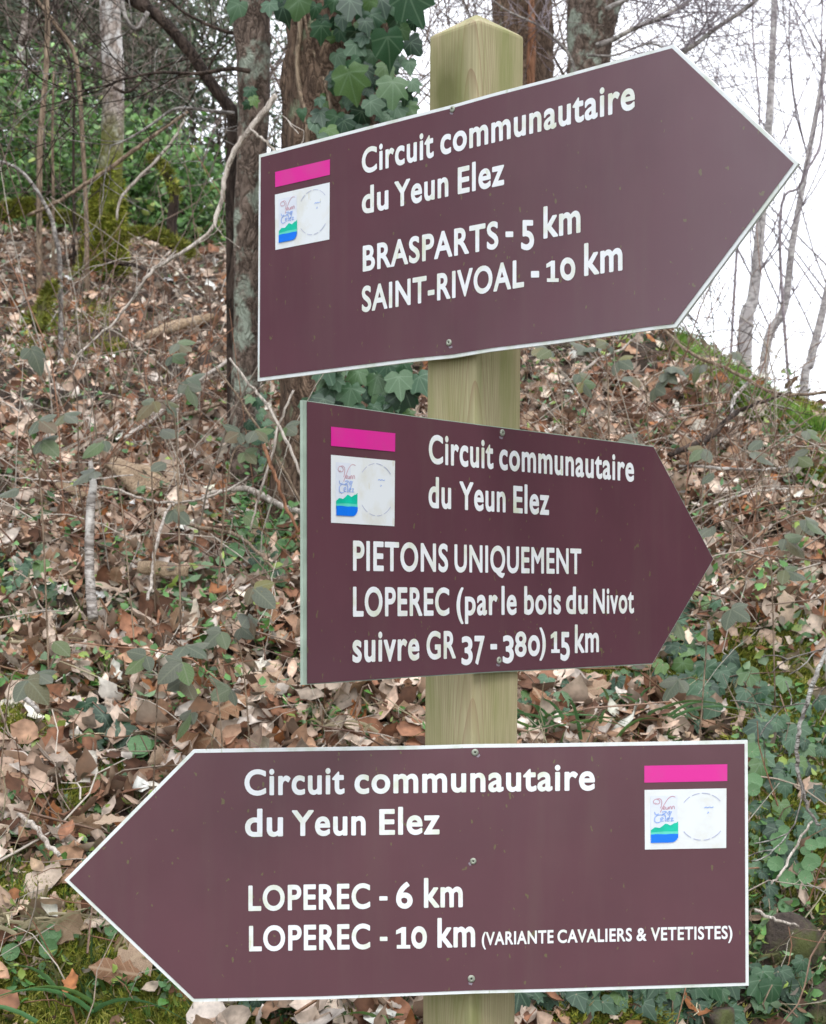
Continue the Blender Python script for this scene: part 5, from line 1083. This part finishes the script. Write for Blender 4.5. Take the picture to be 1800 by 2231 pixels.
def sticker(sg, parent, base, pink, white):
    """pink bar over the white sticker with the hill and water emblem and the ring of small print"""
    sg.flat('pink_bar', [pink], .0011, M['pink'], parent, base)
    st = sg.flat('sticker', [white], .0010, M['sticker'], parent, base)
    TL, TR, BR_, BL = [np.array(q, float) for q in white]; q = lambda u, v: tuple(TL * (1-u)*(1-v) + TR * u*(1-v) + BR_ * u*v + BL * (1-u)*v)
    wpx_ = np.linalg.norm(TR - TL) / 178.0
    sg.flat('emblem_ground', [[q(.07, .1), q(.40, .1), q(.40, .66), q(.07, .66)]], .0013, M['lsky'], st, base)
    g = [(.073, .79), (.073, .675), (.10, .65), (.12, .628), (.15, .632), (.18, .640), (.21, .615), (.25, .572), (.275, .575), (.31, .60), (.335, .585), (.36, .565), (.385, .56), (.408, .535), (.408, .79)]
    # split the green shape into strips so that it follows the board
    sg.flat('green_hills', [[q(*a) for a in g]], .0016, M['lgreen'], st, base)
    sg.flat('mint_shore', [[q(.073, .715), q(.15, .708), q(.25, .70), q(.33, .704), q(.408, .70), q(.408, .755), q(.073, .75)]], .0018, M['lmint'], st, base)
    sg.flat('blue_water', [[q(.073, .748), q(.14, .742), q(.25, .748), q(.33, .742), q(.408, .745), q(.408, .80), q(.395, .835), q(.37, .868), q(.34, .885), q(.28, .888), q(.073, .888)]], .0020, M['lblue'], st, base)
    w = 1.55 * wpx_
    Y_ = [[(.135, .245), (.115, .225), (.105, .195), (.13, .16), (.165, .165), (.185, .20), (.17, .235), (.14, .235), (.135, .215)], [(.145, .155), (.18, .15), (.205, .18), (.208, .23), (.20, .285), (.19, .31)], [(.375, .13), (.345, .115), (.31, .125), (.275, .17), (.245, .235), (.215, .31), (.19, .38)],
          [(.225, .315), (.245, .305), (.245, .285), (.228, .29), (.226, .325), (.25, .33)], [(.26, .29), (.26, .325), (.278, .328), (.288, .29), (.288, .33)], [(.30, .33), (.305, .29), (.32, .285), (.325, .33)], [(.335, .33), (.34, .285), (.358, .283), (.365, .33)]]
    sg.lines('red_script', [[q(*a) for a in l] for l in Y_], w, .0016, M['lred'], st, base)
    E_ = [[(.21, .375), (.245, .365), (.265, .375), (.24, .40), (.215, .41), (.25, .425), (.24, .445)], [(.275, .41), (.29, .375), (.31, .365), (.30, .40), (.285, .43)], [(.33, .365), (.31, .42), (.295, .50)], [(.12, .37), (.13, .41), (.15, .415), (.17, .40)], [(.225, .43), (.18, .42), (.14, .44), (.12, .48), (.125, .53), (.155, .55), (.195, .535)],
          [(.20, .50), (.225, .485), (.215, .465), (.195, .48), (.20, .52), (.23, .525)], [(.255, .44), (.25, .52), (.262, .525)], [(.275, .50), (.295, .49), (.29, .47), (.272, .485), (.278, .525), (.305, .52)], [(.315, .48), (.345, .478), (.318, .525), (.355, .52)]]
    sg.lines('blue_script', [[q(*a) for a in l] for l in E_], w * 1.05, .0018, M['lblue2'], st, base)
    ring = []
    for a0, a1 in ((142, 122), (116, 97), (91, 71), (66, 40), (218, 241), (248, 266), (273, 289), (294, 322)):
        ring.append([q(.705 + .287 * math.cos(math.radians(t)), .465 - .394 * math.sin(math.radians(t))) for t in np.linspace(a0, a1, 6)])
    sg.lines('ring_print', ring, 1.5 * wpx_, .0016, M['lgrey'], st, base, 2)
    sg.lines('small_print', [[q(.73, .32), q(.75, .305), q(.77, .318), q(.79, .305), q(.815, .315), q(.84, .305)], [q(.775, .385), q(.78, .40), q(.765, .41)]], 1.6 * wpx_, .0016, M['lblue2'], st, base)

# top sign
A = Sign([(564.2, 336.9, 561.5, 831, 1.846), (900, 249.9, 900, 788, 1.697), (986, 228.3, 986, 780, 1.661), (1073, 203.5, 1073, 765.5, 1.624), (1200, 170.4, 1200, 750, 1.572), (1420, 110, 1420, 719, 1.497), (1467.5, 97, 1473, 713, 1.479)], (1740.5, 355.3), None, 'R')
# middle sign
B_ = Sign([(660, 871.5, 660.5, 1492.6, 1.435), (900, 906, 900, 1476, 1.573), (1081, 929.2, 1081, 1464.8, 1.673), (1200, 944, 1200, 1459.6, 1.740), (1424, 972, 1421.5, 1447, 1.880)], (1555, 1218), None, 'R')
# bottom sign
C_ = Sign([(421.5, 1633, 420, 2183, 1.646), (700, 1628.5, 700, 2177.5, 1.649), (900, 1625.4, 900, 2169.8, 1.656), (1035, 1621.6, 1030, 2165, 1.660), (1200, 1620, 1200, 2161, 1.662), (1450, 1616, 1450, 2153.5, 1.668), (1629.3, 1612.8, 1631.6, 2147.6, 1.673)], (140.5, 1917.6), None, 'L')
def board(sg, label, name, film, border='white', px=1035, py=0):
    base = sg.pt(px, py, -.004); t = thing(name, label, 'sign', base)
    sg.build('panel', (0, 0, 0, 0), 0, M[border], t, base, thick=.0032); sg.build('face', film, .0007, M['brown'], t, base); return t, base

t, b = board(A, 'top arrow sign pointing right, listing Brasparts and Saint-Rivoal', 'arrow_sign', (5, 7.2, 7.5, 7.5), py=771)
sticker(A, t, b, [(601, 375), (720.5, 347.2), (720.3, 381), (601.2, 408.2)], [(600.5, 424.3), (719.9, 397.5), (719.1, 521.8), (601.4, 544.8)])
text(A, t, b, [('Circuit', 790, 380.2, 946.6, 342.5), ('communautaire', 961, 339, 1385, 237.5)], cap=.0276)
text(A, t, b, [('du', 790, 467.5, 848, 455.5), ('Yeun', 861, 452.8, 978.5, 428), ('Elez', 999, 424, 1100, 402.8)], cap=.0276)
text(A, t, b, [('BRASPARTS', 792, 592.5, 1087.6, 541.4), ('-', 1103, 1120, 504.5, 517, 'box'), ('5', 1137, 1165.4, 479.5, 545.6, 'box'), ('km', 1185.6, 520.6, 1266.5, 506.5, .0292)], cap=.0280)
text(A, t, b, [('SAINT-RIVOAL', 790, 681, 1143.5, 625.5), ('-', 1158.5, 1176.5, 590.5, 605, 'box'), ('1', 1192, 1219, 568, 614.5, 'box'), ('o', 1222, 1255.3, 561, 611.5, 'box'), ('km', 1274.3, 602, 1358, 589, .0292)], cap=.0280)
screw(A, t, b, 987, 238, 7.0); screw(A, t, b, 979.5, 746.5, 7.6)

t, b = board(B_, 'middle arrow sign pointing right, for walkers only, Loperec through the wood', 'arrow_sign', (7.5, 1.8, 2.2, 1.5), 'edgegreen', py=1467)
sticker(B_, t, b, [(719.3, 929.6), (859.6, 944.2), (858.9, 984.2), (719.3, 971.4)], [(719.4, 991), (859, 1003.9), (857.8, 1146.6), (719.5, 1138.8)])
text(B_, t, b, [('Circuit', 932.5, 1009.8, 1073.5, 1022.2), ('communautaire', 1086, 1023.3, 1380, 1049.8)], cap=.0288)
text(B_, t, b, [('du', 932, 1106.5, 981.2, 1109.2), ('Yeun', 999.5, 1110.4, 1100, 1116.5), ('Elez', 1116.7, 1117.5, 1194.7, 1122.3)], cap=.0288)
text(B_, t, b, [('PIETONS', 767.2, 1243.6, 974.6, 1246.5), ('UNIQUEMENT', 988.4, 1246.8, 1265, 1251)], cap=.0282)
text(B_, t, b, [('LOPEREC', 767.2, 1343.8, 977.3, 1341.2), ('(par', 992.8, 1341, 1082.4, 1339.8), ('le', 1091, 1339.6, 1124, 1339.2), ('bois', 1140.5, 1339, 1220.6, 1338), ('du', 1231.7, 1338, 1278.7, 1337.3), ('Nivot', 1291.4, 1337.2, 1379.9, 1336)], cap=.0280)
text(B_, t, b, [('suivre', 766, 1443.6, 912, 1438), ('GR', 927.5, 1437.3, 991.3, 1434.6), ('3', 1003.7, 1028.2, 1386, 1449.5, 'box'), ('7', 1032, 1054, 1385, 1448.4, 'box'), ('-', 1066.8, 1081.4, 1403, 1415, 'box'), ('3', 1093.5, 1118, 1384, 1445.6, 'box'), ('8', 1120.3, 1145.7, 1375.5, 1431.5, 'box'), ('o', 1148.8, 1174.8, 1383.6, 1430, 'box'), (')', 1174, 1187.7, 1367, 1439.5, 'box'),
              ('1', 1198.5, 1218, 1376, 1422.6, 'box'), ('5', 1219.5, 1240, 1376.5, 1440, 'box'), ('km', 1251, 1423, 1303.6, 1420.6, .0292)], cap=.0280)
screw(B_, t, b, 1093, 943, 8.0); screw(B_, t, b, 1086, 1438.5, 7.8)

t, b = board(C_, 'bottom arrow sign pointing left, listing Loperec twice, with small print for riders', 'arrow_sign', (7.2, 7.5, 7.2, 7.4), py=2165)
sticker(C_, t, b, [(1403.6, 1668.3), (1584.3, 1664.9), (1584.3, 1701.5), (1403.6, 1705)], [(1404.2, 1720.9), (1582.6, 1717.4), (1582, 1847.4), (1404.9, 1850.8)])
text(C_, t, b, [('Circuit', 532.8, 1733.3, 750.9, 1729.8), ('communautaire', 772.5, 1729.5, 1296, 1721.8)], cap=.0266)
text(C_, t, b, [('du', 534, 1823.3, 616.9, 1821.8), ('Yeun', 636, 1821.5, 796.8, 1819.5), ('Elez', 826.4, 1819, 957.7, 1817.5)], cap=.0266)
text(C_, t, b, [('LOPEREC', 541.4, 1984.8, 806.7, 1979.6), ('-', 826.5, 844.3, 1952.3, 1961.8, 'box'), ('6', 863, 899.3, 1921, 1979.8, 'box'), ('km', 923.6, 1977.6, 1008.3, 1976, .0284)], cap=.0262)
text(C_, t, b, [('LOPEREC', 542.7, 2072.6, 806.7, 2067.5), ('-', 827.7, 844.3, 2040.5, 2050, 'box'), ('1', 863, 894, 2019.5, 2066.4, 'box'), ('o', 896, 930.1, 2017.5, 2067, 'box'), ('km', 953.1, 2064.6, 1035.2, 2063, .0284)], cap=.0262)
text(C_, t, b, [('(VARIANTE', 1049.7, 2059.6, 1206, 2054.6), ('CAVALIERS', 1214.5, 2054.4, 1376.7, 2050.4), ('&', 1386.5, 2050, 1408.2, 2049.6), ('VETETISTES)', 1418, 2049.4, 1595.4, 2045.2)], cap=.0137)
screw(C_, t, b, 1035, 1639, 7.8); screw(C_, t, b, 1031, 1876, 7.2); screw(C_, t, b, 1027, 2132, 8.2)
bpy.context.view_layer.update()
stems('undergrowth_stems', 'long bare arching shoots tangled on the slope left of the signs', 46, 120, 640, 700, 1250, 35, (.5, 1.15), TW, lean=(.1, .5), r0=(.0013, .0026))
stems('undergrowth_stems', 'long bare arching shoots on the bank right of the middle sign', 26, 1250, 1800, 800, 1300, 36, (.4, .9), TW, lean=(.1, .3), r0=(.0012, .0024))
greens('low_greenery', 420, 500, 640, 900, 1290, 77, (.014, .03), (.02, .12), GG, [5, 1, 4, 1, .5])
